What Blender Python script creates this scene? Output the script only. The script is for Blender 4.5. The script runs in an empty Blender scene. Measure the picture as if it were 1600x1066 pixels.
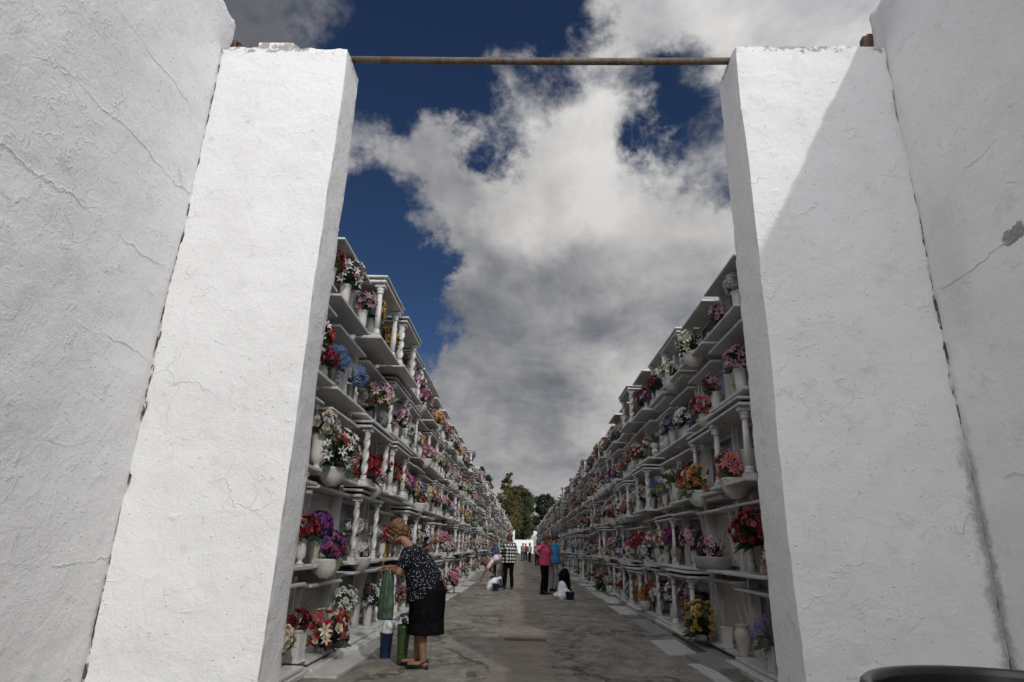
import bpy, math, random, time
T0 = time.time()
import numpy as np
from mathutils import Vector, Matrix, Quaternion, noise as mnoise
random.seed(7)
rnd = random.Random(11)
SC = bpy.context.scene
COL = SC.collection
R = math.radians
PI = math.pi

# ------------------------------------------------------------------ camera
cam_d = bpy.data.cameras.new('camera'); cam = bpy.data.objects.new('camera', cam_d)
COL.objects.link(cam); SC.camera = cam
cam_d.sensor_width = 36.0; cam_d.lens = 21.70; cam_d.clip_start = 0.05; cam_d.clip_end = 3000
_f = 964.37
def _d(px, py): return Vector((px-800, -(py-533), -_f)).normalized()
_Y = _d(818, 855); _Z = _d(885, -2360); _X = _Y.cross(_Z).normalized(); _Z = _X.cross(_Y).normalized()
rot = Matrix((_X, _Y, _Z))          # camera-to-world rotation
cam.matrix_world = Matrix.Translation((0, 0, 1.25)) @ rot.to_4x4()

# ------------------------------------------------------------------ light
SUN_D = Vector((-0.52, 1.25, -1.0)).normalized()      # direction the light travels
to_sun = -SUN_D
elev = math.asin(to_sun.z); azim = math.atan2(to_sun.x, to_sun.y)
sun_d = bpy.data.lights.new('sun', 'SUN'); sun_d.energy = 2.05; sun_d.angle = R(0.9); sun_d.color = (1.0, 0.965, 0.90)
sun = bpy.data.objects.new('sun', sun_d); COL.objects.link(sun)
sun.rotation_euler = SUN_D.to_track_quat('-Z', 'Y').to_euler()
SC.view_settings.view_transform = 'Standard'; SC.view_settings.look = 'None'
SC.view_settings.exposure = -0.47; SC.view_settings.gamma = 1.0; SC.view_settings.use_curve_mapping = False

SC.cycles.max_bounces = 6; SC.cycles.diffuse_bounces = 4; SC.cycles.glossy_bounces = 2; SC.cycles.transparent_max_bounces = 4
SC.cycles.use_adaptive_sampling = True; SC.cycles.adaptive_threshold = 0.02; SC.cycles.use_denoising = True
SC.cycles.caustics_reflective = False; SC.cycles.caustics_refractive = False
W = bpy.data.worlds.new('World'); SC.world = W; W.use_nodes = True
W.cycles.sampling_method = 'MANUAL'; W.cycles.sample_map_resolution = 512
def node(nt, t, **kw):
    n = nt.nodes.new(t)
    for k, v in kw.items():
        if hasattr(n, k): setattr(n, k, v)
    return n
def lk(nt, a, b): nt.links.new(a, b)
def mth(nt, op, a, b=None, clamp=False):
    n = nt.nodes.new('ShaderNodeMath'); n.operation = op; n.use_clamp = clamp
    for i, v in enumerate((a, b)):
        if v is None: continue
        if isinstance(v, (int, float)): n.inputs[i].default_value = v
        else: nt.links.new(v, n.inputs[i])
    return n.outputs[0]
def mrange(nt, v, a, b, c=0.0, d=1.0, smooth=True):
    n = nt.nodes.new('ShaderNodeMapRange'); n.interpolation_type = 'SMOOTHSTEP' if smooth else 'LINEAR'
    nt.links.new(v, n.inputs['Value'])
    n.inputs['From Min'].default_value = a; n.inputs['From Max'].default_value = b
    n.inputs['To Min'].default_value = c; n.inputs['To Max'].default_value = d
    return n.outputs[0]
def mixc(nt, f, a, b, mode='MIX'):
    n = nt.nodes.new('ShaderNodeMix'); n.data_type = 'RGBA'; n.blend_type = mode
    for s, v in ((n.inputs['Factor'], f), (n.inputs['A'], a), (n.inputs['B'], b)):
        if isinstance(v, (int, float)): s.default_value = v
        elif isinstance(v, tuple): s.default_value = (*v[:3], 1)
        else: nt.links.new(v, s)
    # the colour sockets are the third pair
    return n
def mixcol(nt, f, a, b, mode='MIX'):
    n = nt.nodes.new('ShaderNodeMix'); n.data_type = 'RGBA'; n.blend_type = mode
    fi, ai, bi = n.inputs[0], n.inputs[6], n.inputs[7]
    for s, v in ((fi, f), (ai, a), (bi, b)):
        if isinstance(v, (int, float)): s.default_value = v
        elif isinstance(v, tuple): s.default_value = (*v[:3], 1)
        else: nt.links.new(v, s)
    return n.outputs[2]
def fnoise(nt, vec, scale, detail=4, rough=0.5, dist=0.0):
    n = nt.nodes.new('ShaderNodeTexNoise'); n.inputs['Scale'].default_value = scale
    n.inputs['Detail'].default_value = detail; n.inputs['Roughness'].default_value = rough
    n.inputs['Distortion'].default_value = dist
    if vec is not None: nt.links.new(vec, n.inputs['Vector'])
    return n.outputs['Fac']

def build_sky():
    nt = W.node_tree; nt.nodes.clear()
    out = node(nt, 'ShaderNodeOutputWorld'); bg = node(nt, 'ShaderNodeBackground')
    lk(nt, bg.outputs[0], out.inputs[0])
    S = 0.09; bg.inputs['Strength'].default_value = S
    sky = node(nt, 'ShaderNodeTexSky'); sky.sky_type = 'NISHITA'; sky.sun_disc = False
    sky.sun_elevation = elev; sky.sun_rotation = azim
    sky.air_density = 0.8; sky.dust_density = 0.15; sky.ozone_density = 4.0; sky.altitude = 300
    tc = node(nt, 'ShaderNodeTexCoord'); g = tc.outputs['Generated']
    sep = node(nt, 'ShaderNodeSeparateXYZ'); lk(nt, g, sep.inputs[0])
    zz = mth(nt, 'ADD', mth(nt, 'MAXIMUM', sep.outputs[2], 0.0), 0.50)
    cb = node(nt, 'ShaderNodeCombineXYZ')
    lk(nt, mth(nt, 'DIVIDE', sep.outputs[0], zz), cb.inputs[0]); lk(nt, mth(nt, 'DIVIDE', sep.outputs[1], zz), cb.inputs[1])
    cb.inputs[2].default_value = 3.7
    P = cb.outputs[0]
    warp = nt.nodes.new('ShaderNodeTexNoise'); warp.inputs['Scale'].default_value = 2.2; warp.inputs['Detail'].default_value = 5; lk(nt, P, warp.inputs['Vector'])
    wv = nt.nodes.new('ShaderNodeVectorMath'); wv.operation = 'SCALE'; wv.inputs['Scale'].default_value = 0.22; lk(nt, warp.outputs['Color'], wv.inputs[0])
    wa = nt.nodes.new('ShaderNodeVectorMath'); wa.operation = 'ADD'; lk(nt, P, wa.inputs[0]); lk(nt, wv.outputs[0], wa.inputs[1]); Q = wa.outputs[0]
    n1 = fnoise(nt, Q, 2.4, 11, 0.62); n2 = fnoise(nt, Q, 7.5, 9, 0.66)
    dens = mth(nt, 'ADD', mth(nt, 'MULTIPLY', mth(nt, 'SUBTRACT', n1, 0.5), 2.3), mth(nt, 'MULTIPLY', mth(nt, 'SUBTRACT', n2, 0.5), 1.5))
    dens = mth(nt, 'ADD', dens, 0.12)
    def lobesum(lst, start):
        acc = start
        for px, py, rad, w in lst:
            d = rot @ _d(px, py)
            dp = node(nt, 'ShaderNodeVectorMath', operation='DOT_PRODUCT'); lk(nt, Q3, dp.inputs[0]); dp.inputs[1].default_value = d
            acc = mth(nt, 'ADD', acc, mrange(nt, dp.outputs['Value'], math.cos(R(rad*1.5)), 1.0, 0, w))
        return acc
    # ragged the outlines of the banks and gaps by bending the view direction a little
    wn = nt.nodes.new('ShaderNodeTexNoise'); wn.inputs['Scale'].default_value = 4.5; wn.inputs['Detail'].default_value = 6; wn.inputs['Roughness'].default_value = 0.65; lk(nt, g, wn.inputs['Vector'])
    w0 = nt.nodes.new('ShaderNodeVectorMath'); w0.operation = 'SUBTRACT'; lk(nt, wn.outputs['Color'], w0.inputs[0]); w0.inputs[1].default_value = (.5, .5, .5)
    w1 = nt.nodes.new('ShaderNodeVectorMath'); w1.operation = 'SCALE'; lk(nt, w0.outputs[0], w1.inputs[0]); w1.inputs['Scale'].default_value = 0.34
    w2 = nt.nodes.new('ShaderNodeVectorMath'); w2.operation = 'ADD'; lk(nt, g, w2.inputs[0]); lk(nt, w1.outputs[0], w2.inputs[1])
    w3 = nt.nodes.new('ShaderNodeVectorMath'); w3.operation = 'NORMALIZE'; lk(nt, w2.outputs[0], w3.inputs[0]); Q3 = w3.outputs[0]
    # the cloud banks and the gaps between them: (direction as seen from the gate, radius in degrees, weight)
    acc = lobesum([(930, 330, 15, .70), (840, 520, 12, .60), (700, 640, 10, .40), (1000, 620, 12, .40), (610, 270, 5.5, .80), (690, 290, 4, .35), (720, 420, 5, .60), (880, 150, 5, .40),
                   (1180, 20, 9, .65), (1340, 50, 9, .60), (960, -10, 4, .35), (640, 45, 3, .45), (430, 10, 8, .30), (800, 740, 9, .4), (1140, 350, 6, .3),
                   (720, 90, 11, -.85), (560, 150, 7, -.50), (630, 370, 5, -.85), (580, 480, 9, -1.2), (1110, 190, 8, -1.2), (660, 500, 4, -.35), (760, 200, 4, -.40), (860, 60, 5, -.35), (970, 80, 6, -.45)], dens)
    mask = mrange(nt, acc, -0.32, 0.46)
    sv = nt.nodes.new('ShaderNodeVectorMath'); sv.operation = 'ADD'; lk(nt, Q, sv.inputs[0]); sv.inputs[1].default_value = (0.045, -0.065, 0)
    n1b = fnoise(nt, sv.outputs[0], 2.4, 5, 0.60)
    relief = mth(nt, 'ADD', mth(nt, 'MULTIPLY', mth(nt, 'SUBTRACT', n1, n1b), 0.9), mth(nt, 'MULTIPLY', mth(nt, 'SUBTRACT', n2, 0.5), 0.10))
    n3 = fnoise(nt, P, 1.7, 5, 0.5, 0.2)
    b = mth(nt, 'ADD', relief, 0.37)
    b = mth(nt, 'ADD', b, mth(nt, 'MULTIPLY', mth(nt, 'SUBTRACT', n3, 0.5), 0.45))
    b = lobesum([(870, 220, 8, .19), (1080, 320, 7, .07), (900, 340, 8, .09), (1010, 625, 5, .15), (1250, 30, 9, .08), (1030, 745, 7, .06), (790, 560, 10, -.05), (900, 500, 6, -.03), (860, 700, 8, .05), (640, 430, 4, .08),
                 (620, 280, 4, .03), (470, 20, 9, -.22), (640, 50, 4, -.16), (760, 20, 6, -.10), (1050, 40, 5, .0)], b)
    sm = node(nt, 'ShaderNodeMath'); sm.operation = 'SMOOTH_MAX'; lk(nt, b, sm.inputs[0]); sm.inputs[1].default_value = 0.13; sm.inputs[2].default_value = 0.2
    b = mth(nt, 'MINIMUM', sm.outputs[0], 0.66)
    cc = mixcol(nt, mrange(nt, b, 0.15, 0.5), (0.90, 0.93, 1.04), (1.0, 0.985, 0.97))
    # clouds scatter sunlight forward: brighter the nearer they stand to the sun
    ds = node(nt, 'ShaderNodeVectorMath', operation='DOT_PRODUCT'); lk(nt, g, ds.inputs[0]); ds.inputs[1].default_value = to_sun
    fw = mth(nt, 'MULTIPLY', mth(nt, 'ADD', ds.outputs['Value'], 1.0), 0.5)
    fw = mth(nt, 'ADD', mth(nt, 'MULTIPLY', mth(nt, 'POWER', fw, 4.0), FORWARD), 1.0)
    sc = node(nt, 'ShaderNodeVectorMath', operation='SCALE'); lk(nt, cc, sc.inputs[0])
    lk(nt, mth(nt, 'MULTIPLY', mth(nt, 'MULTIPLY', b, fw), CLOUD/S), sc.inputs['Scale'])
    blue = mixcol(nt, 1.0, sky.outputs[0], (0.43, 0.50, 0.60), 'MULTIPLY')
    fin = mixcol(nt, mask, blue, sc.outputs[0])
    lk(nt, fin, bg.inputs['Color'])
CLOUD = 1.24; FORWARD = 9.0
build_sky()

# ------------------------------------------------------------------ materials
MATS = {}
def pbr(name, col, rough=0.6, spec=0.4, metal=0.0):
    m = bpy.data.materials.new(name); m.use_nodes = True
    b = m.node_tree.nodes['Principled BSDF']
    b.inputs['Base Color'].default_value = (*col, 1); b.inputs['Roughness'].default_value = rough
    b.inputs['Metallic'].default_value = metal; b.inputs['Specular IOR Level'].default_value = spec
    return m, m.node_tree, b
def bump(nt, b, h, strength, dist):
    n = nt.nodes.new('ShaderNodeBump'); n.inputs['Strength'].default_value = strength; n.inputs['Distance'].default_value = dist
    nt.links.new(h, n.inputs['Height']); nt.links.new(n.outputs[0], b.inputs['Normal'])
def objco(nt):
    return nt.nodes.new('ShaderNodeTexCoord').outputs['Object']
def rand_o(nt):
    return nt.nodes.new('ShaderNodeObjectInfo').outputs['Random']

def simple(name, col, rough=0.6, spec=0.35, var=0.15, scale=12, bumpd=0.0, metal=0.0, objvar=0.0):
    if name in MATS: return MATS[name]
    m, nt, b = pbr(name, col, rough, spec, metal)
    n = fnoise(nt, objco(nt), scale, 5, 0.6)
    lo = tuple(c*(1-var) for c in col); hi = tuple(min(1, c*(1+var)) for c in col)
    c = mixcol(nt, mrange(nt, n, 0.3, 0.7), lo, hi)
    if objvar:
        c = mixcol(nt, mth(nt, 'MULTIPLY', rand_o(nt), objvar), c, tuple(x*0.45 for x in col))
    lk(nt, c, b.inputs['Base Color'])
    if bumpd: bump(nt, b, n, 0.6, bumpd)
    MATS[name] = m
    return m

def marble(name, base, vein, rough=0.32, dirt=(0.19, 0.17, 0.145), dirtamt=0.55, objvar=0.35):
    m, nt, b = pbr(name, base, rough, 0.45)
    geo = nt.nodes.new('ShaderNodeNewGeometry').outputs['Position']
    v = fnoise(nt, geo, 2.6, 8, 0.65, 2.2)
    vm = mrange(nt, mth(nt, 'ABSOLUTE', mth(nt, 'SUBTRACT', v, 0.5)), 0.0, 0.05, 1, 0)
    c = mixcol(nt, mth(nt, 'MULTIPLY', vm, 0.5), base, vein)
    mot = fnoise(nt, geo, 7.0, 6, 0.6)
    c = mixcol(nt, mrange(nt, mot, 0.35, 0.75, 0, 0.35), c, vein)
    mp = nt.nodes.new('ShaderNodeMapping'); mp.inputs['Scale'].default_value = (9, 9, 1.3); lk(nt, geo, mp.inputs[0])
    st = fnoise(nt, mp.outputs[0], 1.0, 6, 0.65)
    c = mixcol(nt, mrange(nt, st, 0.48, 0.78, 0, dirtamt), c, dirt)
    c = mixcol(nt, mth(nt, 'MULTIPLY', rand_o(nt), objvar), c, tuple(x*0.6 for x in base))
    lk(nt, c, b.inputs['Base Color'])
    bump(nt, b, mot, 0.25, 0.004)
    MATS[name] = m
    return m
marble('marble_white', (0.63, 0.62, 0.60), (0.40, 0.40, 0.405), dirtamt=0.60, objvar=0.42)
marble('marble_grey', (0.27, 0.27, 0.28), (0.20, 0.20, 0.21), dirtamt=0.4)
marble('marble_cream', (0.50, 0.455, 0.385), (0.42, 0.36, 0.29), dirtamt=0.45)
marble('granite_dark', (0.035, 0.036, 0.042), (0.09, 0.09, 0.10), rough=0.16, dirt=(0.10, 0.10, 0.10), dirtamt=0.35, objvar=0.2)
marble('marble_brown', (0.13, 0.075, 0.045), (0.30, 0.22, 0.15), rough=0.2, dirtamt=0.25)
marble('marble_pot', (0.64, 0.63, 0.60), (0.5, 0.49, 0.48), rough=0.4, dirtamt=0.4, objvar=0.3)
simple('stone_wall', (0.52, 0.51, 0.49), 0.9, 0.2, 0.25, 5, 0.01)
simple('roof_tile', (0.13, 0.095, 0.075), 0.9, 0.2, 0.3, 9, 0.01)
simple('letters', (0.02, 0.02, 0.022), 0.5)
simple('letters_gold', (0.35, 0.26, 0.10), 0.35, 0.5, metal=0.6)
simple('gap_shade', (0.02, 0.018, 0.016), 0.95, 0.1)  # near-black colour that paints the shade inside gaps
simple('metal_pot', (0.22, 0.21, 0.195), 0.38, 0.5, 0.25, 20, metal=0.75)
simple('metal_black', (0.015, 0.015, 0.016), 0.45, 0.5)
simple('bronze', (0.10, 0.065, 0.03), 0.4, 0.5, 0.3, 14, metal=0.7)
simple('statue_stone', (0.55, 0.53, 0.49), 0.55, 0.3, 0.2, 20, 0.003)
simple('statue_cream', (0.38, 0.29, 0.18), 0.6, 0.3, 0.25, 20)
simple('leaf_green', (0.028, 0.062, 0.022), 0.5, 0.35, 0.4, 20, objvar=0.5)
simple('leaf_light', (0.10, 0.15, 0.045), 0.5, 0.35, 0.3, 20, objvar=0.4)
simple('leaf_teal', (0.018, 0.055, 0.045), 0.5, 0.35, 0.3, 20, objvar=0.3)
PAL = dict(white=(.68, .67, .65), cream=(.66, .58, .40), ivory=(.66, .66, .46), yellow=(.62, .42, .05), orange=(.62, .18, .012), redorange=(.55, .055, .01),
           red=(.42, .012, .012), darkred=(.17, .008, .016), crimson=(.36, .012, .05), pink=(.60, .16, .24), palepink=(.66, .38, .42), magenta=(.42, .05, .28),
           purple=(.17, .05, .30), violet=(.28, .17, .48), mauve=(.44, .20, .32), blue=(.14, .25, .58), coral=(.60, .13, .10), peach=(.66, .36, .20),
           silver=(.46, .47, .50), lime=(.42, .50, .20), tan=(.26, .17, .08), gold=(.5, .3, .05))
def _mute(c):
    g_ = .3*c[0]+.55*c[1]+.15*c[2]; return tuple(max(.006, (x*.84+g_*.16)*.88) for x in c)
PAL = {k: _mute(v) for k, v in PAL.items()}
CW = dict(darkred='dark red', redorange='orange-red', palepink='pale pink', silver='silvery', lime='lime green', crimson='crimson')
def petal(c):
    k = 'petal_'+c
    if k in MATS: return MATS[k]
    col = PAL[c]
    m, nt, b = pbr(k, col, 0.62, 0.25)
    n = fnoise(nt, objco(nt), 3.0, 4, 0.6)
    cc = mixcol(nt, mrange(nt, n, 0.3, 0.7), tuple(x*0.72 for x in col), tuple(min(.8, x*1.12+0.01) for x in col))
    cc = mixcol(nt, mth(nt, 'MULTIPLY', rand_o(nt), 0.3), cc, tuple(x*0.5 for x in col))
    lk(nt, cc, b.inputs['Base Color'])
    b.inputs['Subsurface Weight'].default_value = 0.0
    MATS[k] = m
    return m

def plaster(name, seed, stain=None, patch=None, ridges=True, tint=(0.775, 0.775, 0.775), top=None):
    m, nt, b = pbr(name, tint, 0.82, 0.25)
    co = objco(nt)
    mp = nt.nodes.new('ShaderNodeMapping'); mp.inputs['Location'].default_value = (seed, seed*1.7, seed*0.3); lk(nt, co, mp.inputs[0]); P = mp.outputs[0]
    sep = nt.nodes.new('ShaderNodeSeparateXYZ'); lk(nt, co, sep.inputs[0])
    big = fnoise(nt, P, 2.2, 4, 0.6)
    mid = fnoise(nt, P, 9.0, 5, 0.6, 0.5)
    fine = fnoise(nt, P, 75.0, 3, 0.65)
    # sparse pimples
    vo = nt.nodes.new('ShaderNodeTexVoronoi'); vo.inputs['Scale'].default_value = 26; lk(nt, P, vo.inputs['Vector'])
    sc = nt.nodes.new('ShaderNodeSeparateColor'); lk(nt, vo.outputs['Color'], sc.inputs[0])
    pim = mth(nt, 'MULTIPLY', mrange(nt, vo.outputs['Distance'], 0.04, 0.20, 1, 0), mrange(nt, sc.outputs[0], 0.72, 0.8))
    # cracked, lifted coats of limewash
    dn = nt.nodes.new('ShaderNodeTexNoise'); dn.inputs['Scale'].default_value = 5; dn.inputs['Detail'].default_value = 6; lk(nt, P, dn.inputs['Vector'])
    vs = nt.nodes.new('ShaderNodeVectorMath'); vs.operation = 'SCALE'; lk(nt, dn.outputs['Color'], vs.inputs[0]); vs.inputs['Scale'].default_value = 0.35
    va = nt.nodes.new('ShaderNodeVectorMath'); va.operation = 'ADD'; lk(nt, P, va.inputs[0]); lk(nt, vs.outputs[0], va.inputs[1])
    ve = nt.nodes.new('ShaderNodeTexVoronoi'); ve.feature = 'DISTANCE_TO_EDGE'; ve.inputs['Scale'].default_value = 3.1; lk(nt, va.outputs[0], ve.inputs['Vector'])
    cm = mrange(nt, fnoise(nt, P, 1.9, 3, 0.5), 0.56, 0.70)
    ridge = mth(nt, 'MULTIPLY', mrange(nt, ve.outputs['Distance'], 0.0, 0.022, 1, 0), cm)
    flake = mth(nt, 'MULTIPLY', mrange(nt, mid, 0.60, 0.64), mrange(nt, fnoise(nt, P, 4.0, 3), 0.5, 0.62))
    h = mth(nt, 'ADD', mth(nt, 'MULTIPLY', big, 1.1), mth(nt, 'MULTIPLY', mid, 0.55))
    h = mth(nt, 'ADD', h, mth(nt, 'MULTIPLY', fine, 0.20))
    h = mth(nt, 'ADD', h, mth(nt, 'MULTIPLY', pim, 0.30))
    h = mth(nt, 'ADD', h, mth(nt, 'MULTIPLY', flake, 0.16))
    h = mth(nt, 'ADD', h, mth(nt, 'MULTIPLY', ridge, 0.20))
    courseline = None
    if ridges:
        # joints of the old block courses telegraph through the plaster
        wv = mth(nt, 'ADD', sep.outputs[2], mth(nt, 'MULTIPLY', mth(nt, 'SUBTRACT', fnoise(nt, P, 2.6, 6, 0.65), 0.5), 0.22))
        fr = mth(nt, 'FRACT', mth(nt, 'DIVIDE', mth(nt, 'ADD', wv, seed*0.11), 0.58))
        dl = mth(nt, 'ABSOLUTE', mth(nt, 'SUBTRACT', fr, 0.5))
        msk = mrange(nt, fnoise(nt, P, 1.8, 3), 0.44, 0.60)
        up = mth(nt, 'MULTIPLY', mrange(nt, dl, 0.0, 0.022, 1, 0), msk)
        dn2 = mth(nt, 'MULTIPLY', mrange(nt, dl, 0.0, 0.006, 1, 0), msk)
        h = mth(nt, 'ADD', h, mth(nt, 'MULTIPLY', up, 0.22)); h = mth(nt, 'SUBTRACT', h, mth(nt, 'MULTIPLY', dn2, 0.35))
        courseline = dn2
    bump(nt, b, h, 0.85, 0.020)
    c = mixcol(nt, mrange(nt, big, 0.35, 0.68, 0, 0.30), tint, (tint[0]*0.86, tint[1]*0.85, tint[2]*0.84))
    c = mixcol(nt, mrange(nt, fnoise(nt, P, 5.5, 6, 0.7), 0.54, 0.78, 0, 0.45), c, (0.50, 0.49, 0.475))
    # dark specks where a flake has gone
    vd = nt.nodes.new('ShaderNodeTexVoronoi'); vd.inputs['Scale'].default_value = 7; lk(nt, va.outputs[0], vd.inputs['Vector'])
    sd = nt.nodes.new('ShaderNodeSeparateColor'); lk(nt, vd.outputs['Color'], sd.inputs[0])
    spk = mth(nt, 'MULTIPLY', mrange(nt, mth(nt, 'ADD', vd.outputs['Distance'], mth(nt, 'MULTIPLY', mid, 0.12)), 0.085, 0.12, 1, 0), mrange(nt, sd.outputs[1], 0.90, 0.93))
    c = mixcol(nt, mth(nt, 'MULTIPLY', spk, 0.75), c, (0.22, 0.20, 0.175))
    if courseline is not None: c = mixcol(nt, mth(nt, 'MULTIPLY', courseline, 0.35), c, (0.35, 0.33, 0.31))
    wob = mth(nt, 'MULTIPLY', mth(nt, 'SUBTRACT', fnoise(nt, P, 14.0, 7, 0.75), 0.5), 0.9)
    if stain:      # (axis, value, width, z0, z1, strength): damp streak along a joint
        for ax, val, wd, z0, z1, s in stain:
            dd = mth(nt, 'ABSOLUTE', mth(nt, 'SUBTRACT', sep.outputs[ax], val))
            dd = mth(nt, 'ADD', dd, mth(nt, 'MULTIPLY', wob, 0.22))
            k = mth(nt, 'MULTIPLY', mrange(nt, dd, 0.0, wd, 1, 0), mth(nt, 'MULTIPLY', mrange(nt, sep.outputs[2], z0-0.2, z0+0.15), mrange(nt, sep.outputs[2], z1-0.25, z1+0.25, 1, 0)))
            c = mixcol(nt, mth(nt, 'MULTIPLY', k, s), c, (0.17, 0.18, 0.18))
    if top:        # weathered rim: the limewash has come off the upper arris in places
        tz = mth(nt, 'ADD', mth(nt, 'SUBTRACT', sep.outputs[2], top), mth(nt, 'MULTIPLY', wob, 0.35))
        k = mth(nt, 'MULTIPLY', mrange(nt, tz, 0.0, 0.02), mrange(nt, fnoise(nt, P, 9.0, 5, 0.7), 0.46, 0.56))
        c = mixcol(nt, mth(nt, 'MULTIPLY', k, 0.75), c, (0.22, 0.18, 0.145))
    if patch:      # (axis, value, z, radius): bare cement where the plaster fell off
        for ax, val, z, ry, rz in patch:
            a = mth(nt, 'DIVIDE', mth(nt, 'SUBTRACT', sep.outputs[ax], val), ry); bb = mth(nt, 'DIVIDE', mth(nt, 'SUBTRACT', sep.outputs[2], z), rz)
            d2 = mth(nt, 'SQRT', mth(nt, 'ADD', mth(nt, 'MULTIPLY', a, a), mth(nt, 'MULTIPLY', bb, bb)))
            k = mrange(nt, mth(nt, 'ADD', d2, mth(nt, 'MULTIPLY', wob, 2.6)), 0.92, 1.0, 1, 0)
            c = mixcol(nt, mth(nt, 'MULTIPLY', k, mrange(nt, fine, 0.3, 0.6, 0.72, 1.0)), c, (0.24, 0.235, 0.225))
    lk(nt, c, b.inputs['Base Color'])
    MATS[name] = m
    return m
plaster('plaster_side_left', 3.1)
plaster('plaster_side_right', 8.4, stain=[(1, 3.6, 0.07, 0.2, 1.9, 0.6), (1, 3.45, 0.25, 2.5, 3.4, 0.18)], patch=[(1, 2.94, 2.88, 0.09, 0.05)])
plaster('plaster_pillar_left', 1.2, top=4.645, ridges=False, tint=(0.785, 0.785, 0.785))
plaster('plaster_pillar_right', 5.5, top=4.70, stain=[(0, 2.52, 0.06, 0.2, 1.9, 0.55)], ridges=False, tint=(0.785, 0.785, 0.785))
def joint():
    m, nt, b = pbr('joint_fill', (0.5, 0.5, 0.5), 0.9, 0.15); P = objco(nt)
    mp = nt.nodes.new('ShaderNodeMapping'); mp.inputs['Scale'].default_value = (30, 30, 9); lk(nt, P, mp.inputs[0])
    n = fnoise(nt, mp.outputs[0], 1.0, 6, 0.7)
    lk(nt, mixcol(nt, mrange(nt, n, 0.46, 0.54), (0.62, 0.615, 0.60), (0.07, 0.06, 0.05)), b.inputs['Base Color']); MATS['joint_fill'] = m
joint()
simple('old_mortar', (0.16, 0.11, 0.08), 0.95, 0.1, 0.4, 25, 0.01)
simple('white_paint', (0.80, 0.80, 0.79), 0.8, 0.2, 0.06, 3, 0.004)

def rust():
    m, nt, b = pbr('rusty_iron', (0.1, 0.06, 0.04), 0.7, 0.4)
    co = objco(nt); mpp = nt.nodes.new('ShaderNodeMapping'); mpp.inputs['Scale'].default_value = (3.5, 1, 1); lk(nt, co, mpp.inputs[0]); n = fnoise(nt, mpp.outputs[0], 6, 8, 0.75); n2 = fnoise(nt, co, 60, 4)
    c = mixcol(nt, mrange(nt, n, 0.38, 0.62), (0.115, 0.055, 0.028), (0.13, 0.125, 0.10))
    c = mixcol(nt, mrange(nt, n2, 0.55, 0.75, 0, 0.6), c, (0.035, 0.02, 0.015))
    lk(nt, c, b.inputs['Base Color']); bump(nt, b, n2, 0.5, 0.003); MATS['rusty_iron'] = m
rust()

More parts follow.
